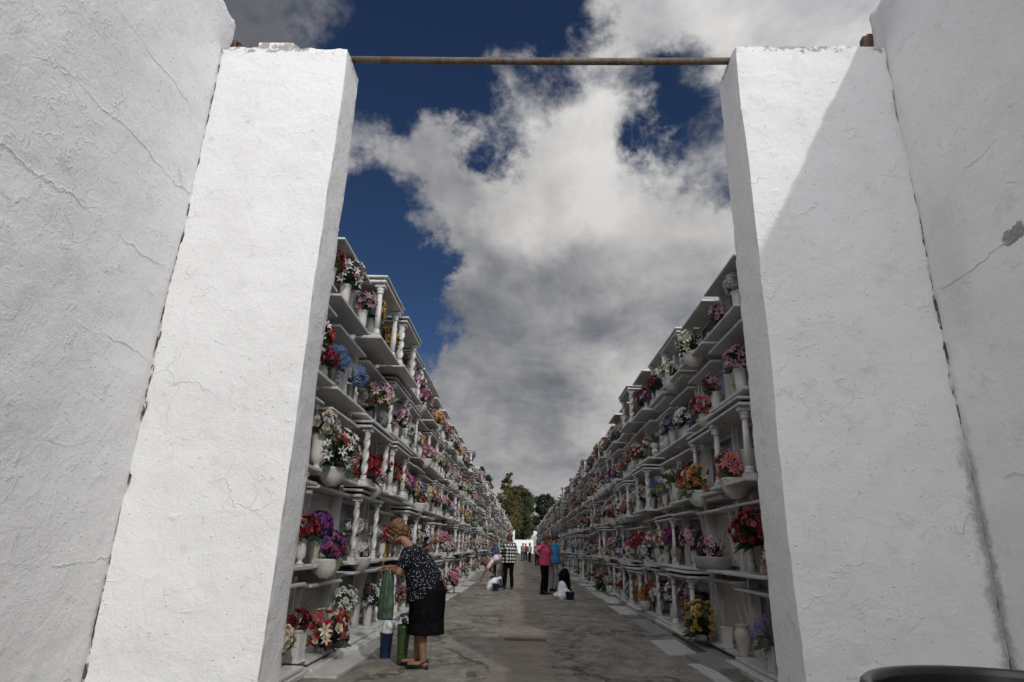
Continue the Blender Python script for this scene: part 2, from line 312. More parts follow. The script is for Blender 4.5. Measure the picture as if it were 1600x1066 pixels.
def ground_mat():
    m, nt, b = pbr('worn_asphalt', (0.1, 0.095, 0.09), 0.88, 0.3)
    P = objco(nt); sep = nt.nodes.new('ShaderNodeSeparateXYZ'); lk(nt, P, sep.inputs[0])
    mp = nt.nodes.new('ShaderNodeMapping'); mp.inputs['Scale'].default_value = (1, 0.55, 1); lk(nt, P, mp.inputs[0]); Q = mp.outputs[0]
    big = fnoise(nt, Q, 0.8, 7, 0.65, 0.4); mid = fnoise(nt, Q, 4.5, 8, 0.7, 0.5); fine = fnoise(nt, P, 90, 4, 0.7)
    c = mixcol(nt, mrange(nt, big, 0.38, 0.66), (0.115, 0.105, 0.090), (0.225, 0.205, 0.175))
    c = mixcol(nt, mrange(nt, mid, 0.42, 0.72, 0, 0.75), c, (0.31, 0.29, 0.255))
    c = mixcol(nt, mrange(nt, mid, 0.44, 0.28, 0, 0.7), c, (0.055, 0.050, 0.045))
    # smoother, browner cement strip down the middle of the lane
    wob = mth(nt, 'MULTIPLY', mth(nt, 'SUBTRACT', fnoise(nt, P, 3.0, 5), 0.5), 0.12)
    xs = mth(nt, 'ABSOLUTE', mth(nt, 'SUBTRACT', mth(nt, 'ADD', sep.outputs[0], wob), 0.0))
    strip = mrange(nt, xs, 0.33, 0.36, 1, 0)
    sc_ = mixcol(nt, mrange(nt, fnoise(nt, P, 2.0, 6, 0.6), 0.35, 0.7), (0.16, 0.13, 0.10), (0.25, 0.21, 0.16))
    c = mixcol(nt, mth(nt, 'MULTIPLY', strip, 0.6), c, sc_)
    # cracks
    dn = nt.nodes.new('ShaderNodeTexNoise'); dn.inputs['Scale'].default_value = 2.2; dn.inputs['Detail'].default_value = 8; dn.inputs['Roughness'].default_value = 0.65; lk(nt, P, dn.inputs['Vector'])
    vs = nt.nodes.new('ShaderNodeVectorMath'); vs.operation = 'SCALE'; lk(nt, dn.outputs['Color'], vs.inputs[0]); vs.inputs['Scale'].default_value = 1.1
    va = nt.nodes.new('ShaderNodeVectorMath'); va.operation = 'ADD'; lk(nt, Q, va.inputs[0]); lk(nt, vs.outputs[0], va.inputs[1])
    ve = nt.nodes.new('ShaderNodeTexVoronoi'); ve.feature = 'DISTANCE_TO_EDGE'; ve.inputs['Scale'].default_value = 0.62; lk(nt, va.outputs[0], ve.inputs['Vector'])
    ve2 = nt.nodes.new('ShaderNodeTexVoronoi'); ve2.feature = 'DISTANCE_TO_EDGE'; ve2.inputs['Scale'].default_value = 2.1; lk(nt, va.outputs[0], ve2.inputs['Vector'])
    k1 = mrange(nt, ve.outputs['Distance'], 0.0, 0.022, 1, 0)
    k2 = mth(nt, 'MULTIPLY', mrange(nt, ve2.outputs['Distance'], 0.0, 0.022, 1, 0), mrange(nt, big, 0.50, 0.62))
    ck = mth(nt, 'MAXIMUM', k1, k2)
    ck = mth(nt, 'MULTIPLY', ck, mth(nt, 'SUBTRACT', 1.0, mth(nt, 'MULTIPLY', strip, 0.8)))
    c = mixcol(nt, mth(nt, 'MULTIPLY', ck, 0.7), c, (0.04, 0.035, 0.03))
    # light spills of lime and cement, mostly at the left edge
    sp = mth(nt, 'MULTIPLY', mrange(nt, fnoise(nt, Q, 2.6, 6, 0.6, 0.5), 0.60, 0.66), mrange(nt, sep.outputs[0], -0.2, -1.4))
    c = mixcol(nt, mth(nt, 'MULTIPLY', sp, 0.7), c, (0.36, 0.34, 0.31))
    vz = nt.nodes.new('ShaderNodeTexVoronoi'); vz.inputs['Scale'].default_value = 5; lk(nt, P, vz.inputs['Vector'])
    lit = mrange(nt, vz.outputs['Distance'], 0.045, 0.06, 1, 0)
    c = mixcol(nt, mth(nt, 'MULTIPLY', lit, 0.55), c, (0.42, 0.40, 0.37))
    lk(nt, c, b.inputs['Base Color'])
    h = mth(nt, 'ADD', mth(nt, 'MULTIPLY', mid, 0.8), mth(nt, 'MULTIPLY', fine, 0.25)); h = mth(nt, 'SUBTRACT', h, mth(nt, 'MULTIPLY', ck, 0.9))
    bump(nt, b, h, 0.7, 0.02)
    MATS['worn_asphalt'] = m
ground_mat()

# ------------------------------------------------------------------ mesh helpers
class MB:
    """geometry collector: vertex blocks, flat loop indices, face sizes, material and smooth flag per face"""
    def __init__(s): s.V = []; s.L = []; s.C = []; s.M = []; s.S = []; s.n = 0
    def add(s, V, F, mat=0, smooth=False, T=None):
        V = np.asarray(V, dtype=float).reshape(-1, 3)
        C = np.array([len(f) for f in F], dtype=np.int32); L = np.array([i for f in F for i in f], dtype=np.int32)
        return s._put(V, L, C, np.array(mat if isinstance(mat, (list, tuple)) else [mat]*len(F), dtype=np.int32), np.full(len(F), bool(smooth)), T)
    def _put(s, V, L, C, M, S, T=None):
        if T is not None:
            A = np.array(T); V = V @ A[:3, :3].T + A[:3, 3]
        s.V.append(V); s.L.append(L+s.n); s.C.append(C); s.M.append(M); s.S.append(S); s.n += len(V)
        return s
    def pack(s):
        if len(s.V) > 1:
            for k in ('V', 'L', 'C', 'M', 'S'): setattr(s, k, [np.concatenate(getattr(s, k))])
        return s
    def merge(s, o, T=None, matmap=None):
        if not o.V: return s
        o.pack(); M = o.M[0] if matmap is None else np.array(list(matmap)+[0]*8, dtype=np.int32)[o.M[0]]
        return s._put(o.V[0], o.L[0], o.C[0], M, o.S[0], T)
    def mesh(s, name, mats):
        s.pack(); me = bpy.data.meshes.new(name)
        V, L, C = s.V[0], s.L[0], s.C[0]
        me.vertices.add(len(V)); me.vertices.foreach_set('co', V.astype(np.float32).ravel())
        me.loops.add(len(L)); me.loops.foreach_set('vertex_index', L)
        me.polygons.add(len(C)); me.polygons.foreach_set('loop_start', np.concatenate([[0], np.cumsum(C)[:-1]]).astype(np.int32))
        for m in (mats if isinstance(mats, (list, tuple)) else [mats]): me.materials.append(MATS[m] if isinstance(m, str) else m)
        me.polygons.foreach_set('material_index', s.M[0]); me.polygons.foreach_set('use_smooth', s.S[0])
        me.update(calc_edges=True); return me
    # primitives
    def box(s, c, d, mat=0, T=None, taper=None):
        x, y, z = (v/2 for v in d)
        V = [(sx*x, sy*y, sz*z) for sz in (-1, 1) for sy in (-1, 1) for sx in (-1, 1)]
        if taper: V = [(a*(taper if cz > 0 else 1), b*(taper if cz > 0 else 1), cz) for a, b, cz in V]
        V = np.array(V)+np.array(c)
        return s.add(V, [(0, 2, 3, 1), (4, 5, 7, 6), (0, 1, 5, 4), (2, 6, 7, 3), (0, 4, 6, 2), (1, 3, 7, 5)], mat, False, T)
    def bbox(s, c, d, b=0.006, mat=0, T=None):
        """box with chamfered top and bottom rims (a dressed slab)"""
        x, y, z = (v/2 for v in d); b = min(b, x*.9, y*.9, z*.9)
        L = [(x-b, y-b, -z), (x, y, -z+b), (x, y, z-b), (x-b, y-b, z)]
        V = []
        for a, c2, zz in L: V += [(-a, -c2, zz), (a, -c2, zz), (a, c2, zz), (-a, c2, zz)]
        F = [(3, 2, 1, 0), (12, 13, 14, 15)]
        for k in range(3):
            for i in range(4): j = (i+1) % 4; F.append((k*4+i, k*4+j, k*4+4+j, k*4+4+i))
        return s.add(np.array(V)+np.array(c), F, mat, False, T)
    def lathe(s, prof, seg=14, c=(0, 0, 0), mat=0, flute=0.0, nfl=0, T=None, twist=0.0, smooth=True, cap=True):
        V = []
        for k, (r, z) in enumerate(prof):
            for i in range(seg):
                a = 2*PI*i/seg+twist*k
                rr = r*(1+flute*math.cos(nfl*(2*PI*i/seg))) if flute else r
                V.append((c[0]+rr*math.cos(a), c[1]+rr*math.sin(a), c[2]+z))
        F = []
        for k in range(len(prof)-1):
            for i in range(seg):
                j = (i+1) % seg; F.append((k*seg+i, k*seg+j, (k+1)*seg+j, (k+1)*seg+i))
        if cap: F.append(tuple(range(seg-1, -1, -1))); F.append(tuple((len(prof)-1)*seg+i for i in range(seg)))
        return s.add(V, F, mat, smooth, T)
    def tube(s, pts, r, seg=8, mat=0, smooth=True, T=None):
        pts = [Vector(p) for p in pts]; rs = r if isinstance(r, (list, tuple)) else [r]*len(pts)
        V = []; up = Vector((0.13, 0.21, 1)).normalized()
        for k, p in enumerate(pts):
            d = (pts[min(k+1, len(pts)-1)]-pts[max(k-1, 0)]).normalized()
            a = d.cross(up)
            if a.length < 1e-3: a = d.cross(Vector((1, 0, 0)))
            a.normalize(); b = d.cross(a)
            for i in range(seg):
                t = 2*PI*i/seg; V.append(tuple(p+rs[k]*(math.cos(t)*a+math.sin(t)*b)))
        F = []
        for k in range(len(pts)-1):
            for i in range(seg):
                j = (i+1) % seg; F.append((k*seg+i, (k+1)*seg+i, (k+1)*seg+j, k*seg+j))
        F.append(tuple(range(seg))); F.append(tuple((len(pts)-1)*seg+i for i in range(seg-1, -1, -1)))
        return s.add(V, F, mat, smooth, T)
    def prism(s, poly, y0, y1, axis='y', mat=0, T=None):
        n = len(poly)
        if axis == 'y': V = [(a, y0, b) for a, b in poly]+[(a, y1, b) for a, b in poly]
        elif axis == 'x': V = [(y0, a, b) for a, b in poly]+[(y1, a, b) for a, b in poly]
        else: V = [(a, b, y0) for a, b in poly]+[(a, b, y1) for a, b in poly]
        F = [tuple(range(n)), tuple(range(2*n-1, n-1, -1))]
        for i in range(n): j = (i+1) % n; F.append((i, i+n, j+n, j))
        return s.add(V, F, mat, False, T)
def ob(name, me, parent=None, T=None, loc=None):
    o = bpy.data.objects.new(name, me); COL.objects.link(o)
    if parent is not None: o.parent = parent
    if T is not None: o.matrix_basis = T
    if loc is not None: o.location = loc
    return o
def tag(o, label=None, cat=None, group=None, kind=None):
    if label: o['label'] = label
    if cat: o['category'] = cat
    if group: o['group'] = group
    if kind: o['kind'] = kind
    return o
def TR(loc=(0, 0, 0), rz=0, s=1):
    return Matrix.Translation(loc) @ Matrix.Rotation(rz, 4, 'Z') @ Matrix.Scale(s, 4)
def facing(loc, d, s=1, spin=0):
    q = Vector(d).to_track_quat('Z', 'Y')
    return Matrix.Translation(loc) @ q.to_matrix().to_4x4() @ Matrix.Rotation(spin, 4, 'Z') @ Matrix.Scale(s, 4)

# ------------------------------------------------------------------ ground
g = MB(); g.add([(-900, -900, 0), (900, -900, 0), (900, 900, 0), (-900, 900, 0)], [(0, 1, 2, 3)])
ground = tag(ob('ground', g.mesh('ground', 'worn_asphalt')), kind='structure')

# ------------------------------------------------------------------ gate: rough plastered walls
def grid_axis(a, b, step, dense=None, dstep=None):
    out = [a]; x = a
    while x < b-1e-6:
        st = dstep if dense and dense[0]-1e-6 <= x < dense[1] else step
        x = min(b, x+st)
        if dense and out[-1] < dense[0]-1e-6 < x: x = dense[0]
        out.append(x)
    return out
def rough_box(xs, ys, zs, amp, edge, seed, top_rag=0.0, chip_edges=None):
    """closed box whose faces are grids, pushed about by noise; chips along the arrises"""
    V = []; idx = {}; F = []; FM = []
    X0, X1, Y0, Y1, Z0, Z1 = xs[0], xs[-1], ys[0], ys[-1], zs[0], zs[-1]
    def vid(x, y, z):
        k = (round(x, 5), round(y, 5), round(z, 5))
        if k in idx: return idx[k]
        p = Vector((x, y, z))
        n = mnoise.noise_vector(p*1.1+Vector((seed, 0, 0)))*amp*1.6 + mnoise.noise_vector(p*6+Vector((seed, 3, 0)))*amp*0.5
        n += mnoise.noise_vector(p*2.6+Vector((seed, 7, 0)))*amp*0.7
        onx = (abs(x-X0) < 1e-6)-(abs(x-X1) < 1e-6); ony = (abs(y-Y0) < 1e-6)-(abs(y-Y1) < 1e-6); onz = (abs(z-Z1) < 1e-6)
        ch = max(0.0, mnoise.noise(p*9+Vector((0, seed, 5)))-0.12)*edge*2.2 + edge*0.25*(1+mnoise.noise(p*30))
        if abs(onx)+abs(ony) == 2: n += Vector((onx*ch, ony*ch, 0))
        if onz:
            n.z += -top_rag*abs(mnoise.noise(p*7+Vector((seed, 9, 1))))*1.5
            if onx or ony: n += Vector((onx*ch, ony*ch, -ch))
        idx[k] = len(V); V.append(tuple(p+n)); return idx[k]
    def face(a, b, fn, flip, m):
        for i in range(len(a)-1):
            for j in range(len(b)-1):
                q = [fn(a[i], b[j]), fn(a[i+1], b[j]), fn(a[i+1], b[j+1]), fn(a[i], b[j+1])]
                if flip: q.reverse()
                F.append(tuple(vid(*t) for t in q)); FM.append(m)
    face(xs, zs, lambda a, b: (a, Y0, b), False, 0); face(xs, zs, lambda a, b: (a, Y1, b), True, 0)
    face(ys, zs, lambda a, b: (X0, a, b), True, 0); face(ys, zs, lambda a, b: (X1, a, b), False, 0)
    face(xs, ys, lambda a, b: (a, b, Z1), False, 1); face(xs, ys, lambda a, b: (a, b, Z0), True, 0)
    m = MB(); m.add(V, F, FM, True); return m
def shade_sharp(me, ang=50):
    me.shade_smooth() if hasattr(me, 'shade_smooth') else None
    try: me.set_sharp_from_angle(angle=R(ang))
    except Exception: pass
def wall_obj(name, mb, mats, parent=None):
    me = mb.mesh(name, mats); shade_sharp(me); return ob(name, me, parent)
zsd = grid_axis(0.0, 4.70, 0.03)
# left gate pillar
pl = ob('gate_pillar', None); tag(pl, 'left white plastered gate pillar, fully sunlit, old mortar lump on its top', 'pillar', 'white gate pillars')
wall_obj('shaft', rough_box(grid_axis(-2.297, -1.365, 0.03), grid_axis(3.6, 3.91, 0.05), zsd, 0.008, 0.007, 1.0, 0.03), ['plaster_pillar_left', 'old_mortar'], pl)
lump = rough_box(grid_axis(-2.06, -1.76, 0.02), grid_axis(3.62, 3.88, 0.04), grid_axis(4.69, 4.755, 0.02), 0.006, 0.03, 4.0, 0.02)
wall_obj('mortar_lump', lump, ['plaster_pillar_left', 'old_mortar'], pl)
pr = ob('gate_pillar', None); tag(pr, 'right white plastered gate pillar crossed by a diagonal shadow, beside the damp joint', 'pillar', 'white gate pillars')
wall_obj('shaft', rough_box(grid_axis(1.465, 2.527, 0.03), grid_axis(3.6, 4.0, 0.05), grid_axis(0, 4.75, 0.03), 0.008, 0.007, 2.0, 0.03), ['plaster_pillar_right', 'old_mortar'], pr)
lump = rough_box(grid_axis(2.16, 2.30, 0.02), grid_axis(3.62, 3.9, 0.04), grid_axis(4.74, 4.775, 0.015), 0.005, 0.02, 6.0, 0.012)
wall_obj('mortar_lump', lump, ['old_mortar', 'old_mortar'], pr)
# side walls, running back past the camera; their broken ends stand proud above the pillars
wl = wall_obj('side_wall', rough_box([-2.75, -2.6, -2.45, -2.302], grid_axis(-7.0, 3.72, 0.5, (1.6, 3.72), 0.04), grid_axis(0, 5.03, 0.04), 0.010, 0.018, 7.0, 0.03), ['plaster_side_left', 'old_mortar'])
tag(wl, 'tall white plastered side wall with cracked limewash, left of the left gate pillar', 'wall', 'side walls in front of the gate')
wr = wall_obj('side_wall', rough_box([2.532, 2.68, 2.83, 2.98], grid_axis(-7.0, 3.74, 0.5, (1.6, 3.74), 0.04), grid_axis(0, 5.16, 0.04), 0.010, 0.022, 9.0, 0.03), ['plaster_side_right', 'old_mortar'])
tag(wr, 'tall shaded plastered side wall with a bare cement patch, right of the right pillar', 'wall', 'side walls in front of the gate')
# ragged masonry left behind the joint above the pillars
for nm, x0, x1, z1, par, sd in (('broken_masonry', -2.60, -2.288, 4.93, wl, 3.3), ('broken_masonry', 2.50, 2.86, 5.02, wr, 5.1)):
    wall_obj(nm, rough_box(grid_axis(x0, x1, 0.03), grid_axis(3.745, 3.84, 0.03), grid_axis(4.62, z1, 0.03), 0.02, 0.06, sd, 0.05), ['old_mortar', 'old_mortar'], par)
# dark crack fillers down the joints, ragged mortar seen between pillar and side wall
for x, sd, par in ((-2.296, 1.5, wl), (2.523, 2.5, wr)):
    wall_obj('joint_mortar', rough_box([x-0.03, x, x+0.03], [3.606, 3.66, 3.80, 3.94], grid_axis(0, 4.69, 0.04), 0.004, 0.004, sd), ['joint_fill', 'joint_fill'], par)
for x0, x1, y0, y1, par in ((2.52, 2.88, 3.80, 4.07, wr), (-2.53, -2.29, 3.80, 3.97, wl)):  # unseen blocks added behind the pillars to stop sun leaking through the gap
    m = MB(); m.box(((x0+x1)/2, (y0+y1)/2, 2.3), (x1-x0, y1-y0, 4.6)); ob('leak_block', m.mesh('leak_block', 'stone_wall'), par)
# the iron bar over the gate
m = MB(); m.tube([(-1.40, 3.76, 4.735), (-0.7, 3.76, 4.733), (0, 3.76, 4.735), (0.8, 3.76, 4.742), (1.50, 3.76, 4.755)], 0.026, 12)
tag(ob('gate_bar', m.mesh('gate_bar', 'rusty_iron')), 'rusty round iron bar spanning the top of the gateway between the white pillars', 'bar')

# ------------------------------------------------------------------ niche fronts
# local frame: x along the wall, +y out towards the lane, z up; one niche is NW wide
NW = 1.43
ROWP = {'L': 0.97, 'R': 1.0}
ROWZ = {'L': [0.10, 1.02, 1.98, 2.94, 3.91], 'R': [0.11, 1.04, 2.03, 3.04, 4.03]}
COLX = {'L': -2.50, 'R': 2.85}
STARTY = {'L': 4.92, 'R': 5.27}
NB = 83
MN = ['marble_white', 'marble_grey', 'marble_cream', 'granite_dark', 'marble_brown', 'letters', 'letters_gold', 'gap_shade', 'stone_wall', 'metal_pot']
MI = {k: i for i, k in enumerate(MN)}
def column_mb(h, kind, r=0.032):
    m = MB()
    m.box((0, 0, 0.025), (0.10, 0.10, 0.05)); m.box((0, 0, h-0.02), (0.115, 0.115, 0.04))
    m.lathe([(r*1.45, 0.05), (r*1.5, 0.07), (r*1.05, 0.085), (r*1.35, 0.10), (r, 0.12)], 10)
    m.lathe([(r, h-0.13), (r*1.35, h-0.115), (r*1.0, h-0.10), (r*1.3, h-0.075), (r*1.6, h-0.04)], 10)
    if kind == 'twist':
        n = 22; prof = [(r*1.12, 0.12+(h-0.25)*k/n) for k in range(n+1)]
        m.lathe(prof, 12, flute=0.28, nfl=2, twist=0.42)
    else:
        m.lathe([(r, 0.12), (r*1.06, h*0.4), (r*0.84, h-0.13)], 12)
    return m
def squiggles(m, x0, x1, z0, z1, y, nl, seed, mat):
    """weathered engraved lines, too small to read"""
    rr = random.Random(seed)
    for k in range(nl):
        z = z1-(z1-z0)*(k+.5)/nl; w = (x1-x0)*rr.uniform(.55, 1)/2; x = (x0+x1)/2-w
        e = (x0+x1)/2+w; hh = (z1-z0)/nl*.45
        while x < e:
            ww = rr.uniform(.008, .02); h2 = hh*rr.uniform(.5, 1)
            m.box((x+ww/2, y, z+rr.uniform(-.003, .003)), (ww*.35, .003, h2), mat); x += ww*1.15+(0.02 if rr.random() < .15 else 0)
            m.box((x-ww*.6, y, z-h2*.3), (ww*.8, .003, h2*.18), mat)
def niche_variant(v):
    """returns dict part -> list of (MB, matname)"""
    H = 0.74; w = NW; P = {}
    slabm = ['marble_grey', 'granite_dark', 'granite_dark', 'marble_cream', 'granite_dark', 'marble_white', 'marble_brown', 'granite_dark'][v]
    fin = ['straight', 'slant', 'straight', 'slant', 'straight', 'pair', 'straight', 'slant'][v]
    coln = [None, None, 'plain', None, 'twist', 'twist', 'plain', None][v]
    cd = [0.30, 0.34, 0.40, 0.28, 0.42, 0.38, 0.42, 0.32][v]; sd = [0.36, 0.38, 0.41, 0.34, 0.43, 0.40, 0.43, 0.36][v]
    wc = [1.24, 1.30, 1.34, 1.22, 1.36, 1.26, 1.34, 1.28][v]
    s = MB()                                                     # surround
    s.box((0, -0.0, H/2), (w*.985, 0.05, H+0.06), MI['marble_grey'])
    hw = wc/2-0.05
    for sx in (-1, 1): s.box((sx*(w/2-.028), 0.062+.006*sx, H/2+.03), (.062, 0.125, H+.19), MI['marble_white'])    # pier between two niches
    for sx in (-1, 1):
        if fin == 'slant':
            s.add(*_fin(sx*hw, 0.045, 0.04, 0.15, H), MI['marble_white'])
        elif fin == 'pair':
            s.box((sx*hw, 0.075, H/2), (0.05, 0.10, H), MI['marble_white']); s.box((sx*(hw-0.12), 0.055, H/2), (0.04, 0.06, H-.02), MI['marble_white'])
        else:
            s.box((sx*hw, 0.07, H/2), (0.055, 0.09, H), MI['marble_white'])
        s.box((sx*(hw-0.065), 0.040, H/2), (0.09, 0.028, H-.03), MI['marble_cream' if v in (3, 6) else 'marble_white'])
    s.box((0, 0.045, H-0.045), (hw*2-.10, 0.03, 0.08), MI['marble_white'])
    P['surround'] = [(s, MN)]
    sh = MB(); sh.bbox((0, sd/2-0.01, -0.022), (wc+0.06, sd, 0.04), 0.008)
    P['shelf'] = [(sh, ['marble_white'])]
    if v in (2, 5):
        sh2 = MB(); sh2.bbox((0, sd/2-.05, -0.075), (wc-.10, sd-.06, 0.06), 0.012); P['corbel'] = [(sh2, ['marble_white'])]
    c = MB(); c.bbox((0, cd/2-0.01, H+0.022), (wc+0.02, cd, 0.036), 0.008)
    P['canopy'] = [(c, ['marble_white'])]
    if v in (2, 4, 6):
        c2 = MB(); c2.box((0, cd/2-.03, H+0.055), (wc-.10, cd-.06, 0.03), 0); P['canopy_core'] = [(c2, ['gap_shade'])]  # near-black core paints the shade between the two canopy slabs
        c3 = MB(); c3.bbox((0, cd/2-0.005, H+0.085), (wc+0.05, cd+.02, 0.03), 0.007); P['canopy_top'] = [(c3, ['marble_white'])]
    sl = MB()
    sw = hw*2-0.20
    sl.bbox((0, 0.05, H/2), (sw, 0.03, H-0.10), 0.008)
    P['memorial_slab'] = [(sl, [slabm])]
    ins = MB(); lm = 0
    squiggles(ins, -sw*.28, sw*.28, H*.30, H*.72, 0.0665, 5, v, 0)
    if v in (1, 4): P['inscription'] = [(ins, ['letters_gold' if v == 1 else 'statue_stone'])]
    else: P['inscription'] = [(ins, ['letters'])]
    if v in (3, 5):   # carved pointed arch
        a = MB(); pts = []
        for k in range(13):
            t = k/12; x = -sw*.3+sw*.6*t; z = H*.22+H*.5*math.sin(PI*min(t, 1-t)) if True else 0
            pts.append((x, 0.07, z))
        a.tube([(-sw*.3, 0.07, 0.08)]+pts+[(sw*.3, 0.07, 0.08)], 0.012, 5); P['arch_moulding'] = [(a, ['marble_white'])]
        P.pop('inscription')
    if v == 7:
        f = MB()
        for x in (-sw/2, 0, sw/2): f.box((x, 0.085, H/2), (0.022, 0.02, H-.08))
        for z in (0.05, H-.05): f.box((0, 0.0855, z), (sw, 0.018, 0.022))
        P['door_frame'] = [(f, ['metal_pot'])]
    if coln:
        P['column'] = []
        for sx in (-1, 1):
            q = MB().merge(column_mb(H, coln), TR((sx*(wc/2-0.10), cd-0.085, 0.0))); P['column'].append((q, ['marble_white']))
    return P
def _fin(x, t, d0, d1, H):
    V = []
    for xx in (x-t/2, x+t/2): V += [(xx, 0.025, 0), (xx, 0.025+d0, 0), (xx, 0.025+d1, H), (xx, 0.025, H)]
    return V, [(3, 2, 1, 0), (4, 5, 6, 7), (0, 1, 5, 4), (1, 2, 6, 5), (2, 3, 7, 6), (3, 0, 4, 7)]
VARS = []
for v in range(8):
    P = niche_variant(v); parts = {}; allm = MB()
    allmats = MN + ['statue_stone']; am = {k: i for i, k in enumerate(allmats)}
    for k, lst in P.items():
        parts[k] = []
        for mb, mats in lst:
            parts[k].append(mb.mesh(k, mats)); allm.merge(mb, None, [am[q] for q in mats])
    # cheap far version: without the inscription strokes
    far = MB()
    for k, lst in P.items():
        if k in ('inscription', 'arch_moulding', 'column'): continue
        for mb, mats in lst: far.merge(mb, None, [am[q] for q in mats])
    if 'column' in P:
        wc2 = [0, 0, 1.34, 0, 1.36, 1.26, 1.34, 0][v]; cd2 = [0, 0, .40, 0, .42, .38, .42, 0][v]
        for sx in (-1, 1): far.box((sx*(wc2/2-.1), cd2-.085, .37), (.06, .06, .74), am['marble_white'])
    VARS.append((parts, far, far.mesh('niche_front', allmats)))
NEAR_B = 14; MID_B = 58
HAND = {}
def niche_frame(side, bay, row):
    y = STARTY[side]+NW*(bay+.5)+(0.42 if (side == 'L' and row < 4) else 0.0)
    z = ROWZ[side][row]
    return Matrix.Translation((COLX[side], y, z)) @ Matrix.Rotation(-PI/2 if side == 'L' else PI/2, 4, 'Z')
VSEQ = {}
# the niches nearest the gate follow the photograph: (side, row, bay) -> variant
for k_, v_ in {('L', 4, 1): 1, ('L', 4, 2): 6, ('L', 4, 3): 4, ('L', 4, 4): 4, ('L', 4, 0): 0, ('L', 3, 1): 0, ('L', 3, 2): 1, ('L', 3, 0): 0, ('L', 2, 1): 0, ('L', 2, 2): 4, ('L', 2, 0): 3,
               ('L', 1, 0): 0, ('L', 1, 1): 3, ('L', 1, 2): 4, ('L', 1, 3): 0, ('L', 0, 0): 3, ('L', 0, 1): 3, ('L', 0, 2): 1, ('L', 0, 3): 7,
               ('R', 4, 1): 1, ('R', 4, 0): 1, ('R', 4, 2): 1, ('R', 4, 3): 2, ('R', 3, 1): 7, ('R', 3, 2): 0, ('R', 3, 3): 7, ('R', 2, 1): 6, ('R', 2, 2): 2, ('R', 2, 3): 0, ('R', 1, 1): 1,
               ('R', 1, 2): 3, ('R', 1, 3): 7, ('R', 1, 4): 2, ('R', 0, 1): 1, ('R', 0, 2): 3, ('R', 0, 3): 2, ('R', 0, 4): 1, ('R', 0, 5): 4}.items(): VSEQ[k_] = v_
ly1 = STARTY['L']+NW*NB+0.9
WALLS = {}
for side in 'LR':
    root = ob('niche_wall', None, loc=(0, 0, 0)); WALLS[side] = root
    tag(root, 'long sunlit wall of burial niches on the left of the lane' if side == 'L' else 'long shaded wall of burial niches on the right of the lane', 'niche wall', 'burial niche walls')
    sg = -1 if side == 'L' else 1; cx = COLX[side]; top = ROWZ[side][4]+0.60
    y0 = 3.95 if side == 'L' else 4.05
    m = MB(); m.box((cx+sg*1.37, (y0+ly1)/2, (top-.03)/2), (2.70, ly1-y0, top-.03)); ob('wall_core', m.mesh('wall_core', 'stone_wall'), root)
    m = MB(); m.prism([(cx-sg*0.06, top), (cx-sg*0.06, top+0.03), (cx+sg*1.4, top+.30), (cx+sg*2.9, top+0.03), (cx+sg*2.9, top)], y0+.01, ly1-.01, 'y')
    ob('roof', m.mesh('roof', 'roof_tile'), root)
    dist = MB()
    for row in range(5):
        m = MB(); zb = ROWZ[side][row]-0.045
        for bay in range(NB):
            r2 = random.Random(hash((side == 'L', row, bay)) & 0xffff)
            v = VSEQ.get((side, row, bay), r2.choice([0, 1, 2, 3, 4, 0, 3, 6, 7, 1, 7, 5]))
            T = niche_frame(side, bay, row); T = T @ Matrix.Translation((r2.uniform(-.03, .03), 0, 0)) @ Matrix.Diagonal((r2.uniform(.92, 1.02), r2.uniform(.82, 1.25)*(1.12 if row == 4 else 1), r2.uniform(.90, 1.06) if row < 4 else r2.uniform(.78, 1.08), 1))
            parts, far, farme = VARS[v]
            if bay < NEAR_B:
                n = ob('niche', parts['surround'][0], root, T)
                for k, lst in parts.items():
                    if k == 'surround': continue
                    for me in lst: ob(k, me, n)
            elif bay < MID_B: ob('niche', farme, root, T)
            else: dist.merge(far, T)
    d = ob('distant_niche', dist.mesh('distant_niche', allmats), root); tag(d, kind='stuff')
    # plinth blocks under the bottom row: each niche has its own step
    for bay in range(NB if False else 40):
        r2 = random.Random(bay*7+(side == 'L'))
        y = STARTY[side]+NW*(bay+.5)+(0.42 if side == 'L' else 0)
        dep = r2.uniform(.40, .56); hh = ROWZ[side][0]-.045-r2.choice([0, .015, .03])
        m = MB(); m.bbox((cx-sg*dep/2, y, hh/2), (dep, NW*.96, hh), 0.008)
        ob('plinth', m.mesh('plinth', 'marble_white' if r2.random() < .7 else 'marble_grey'), root)
# marble paving slabs set in the lane in front of the niches
def slab(poly, h, mat):
    q = []; r3 = random.Random(int(poly[0][1]*100))
    for i in range(len(poly)):
        a, b = Vector(poly[i]), Vector(poly[(i+1) % len(poly)]); k = max(2, int((b-a).length/.07))
        for j in range(k): p_ = a.lerp(b, j/k)+Vector((r3.gauss(0, .005), r3.gauss(0, .006))); q.append((p_.x, p_.y))
    m = MB(); m.prism(q, 0.0, h, 'z'); me = m.mesh('paving_slab', mat); return ob('paving_slab', me, ground)
slab([(-2.11, 6.60), (-1.77, 6.64), (-1.74, 7.85), (-2.09, 7.86)], 0.022, 'marble_white')
slab([(-2.10, 7.88), (-1.75, 7.87), (-1.77, 9.00), (-2.10, 9.03)], 0.026, 'marble_white')
slab([(-2.02, 5.1), (-1.62, 5.1), (-1.66, 6.2), (-2.04, 6.2)], 0.02, 'marble_grey')
slab([(1.87, 9.96), (2.29, 10.15), (2.27, 8.80), (1.86, 8.67)], 0.012, 'marble_white')
slab([(2.02, 8.45), (2.40, 8.75), (2.42, 7.6), (2.18, 7.55)], 0.055, 'marble_grey')
slab([(1.95, 8.05), (2.15, 8.15), (2.16, 7.0), (1.98, 6.9)], 0.012, 'marble_white')
yy = 10.6
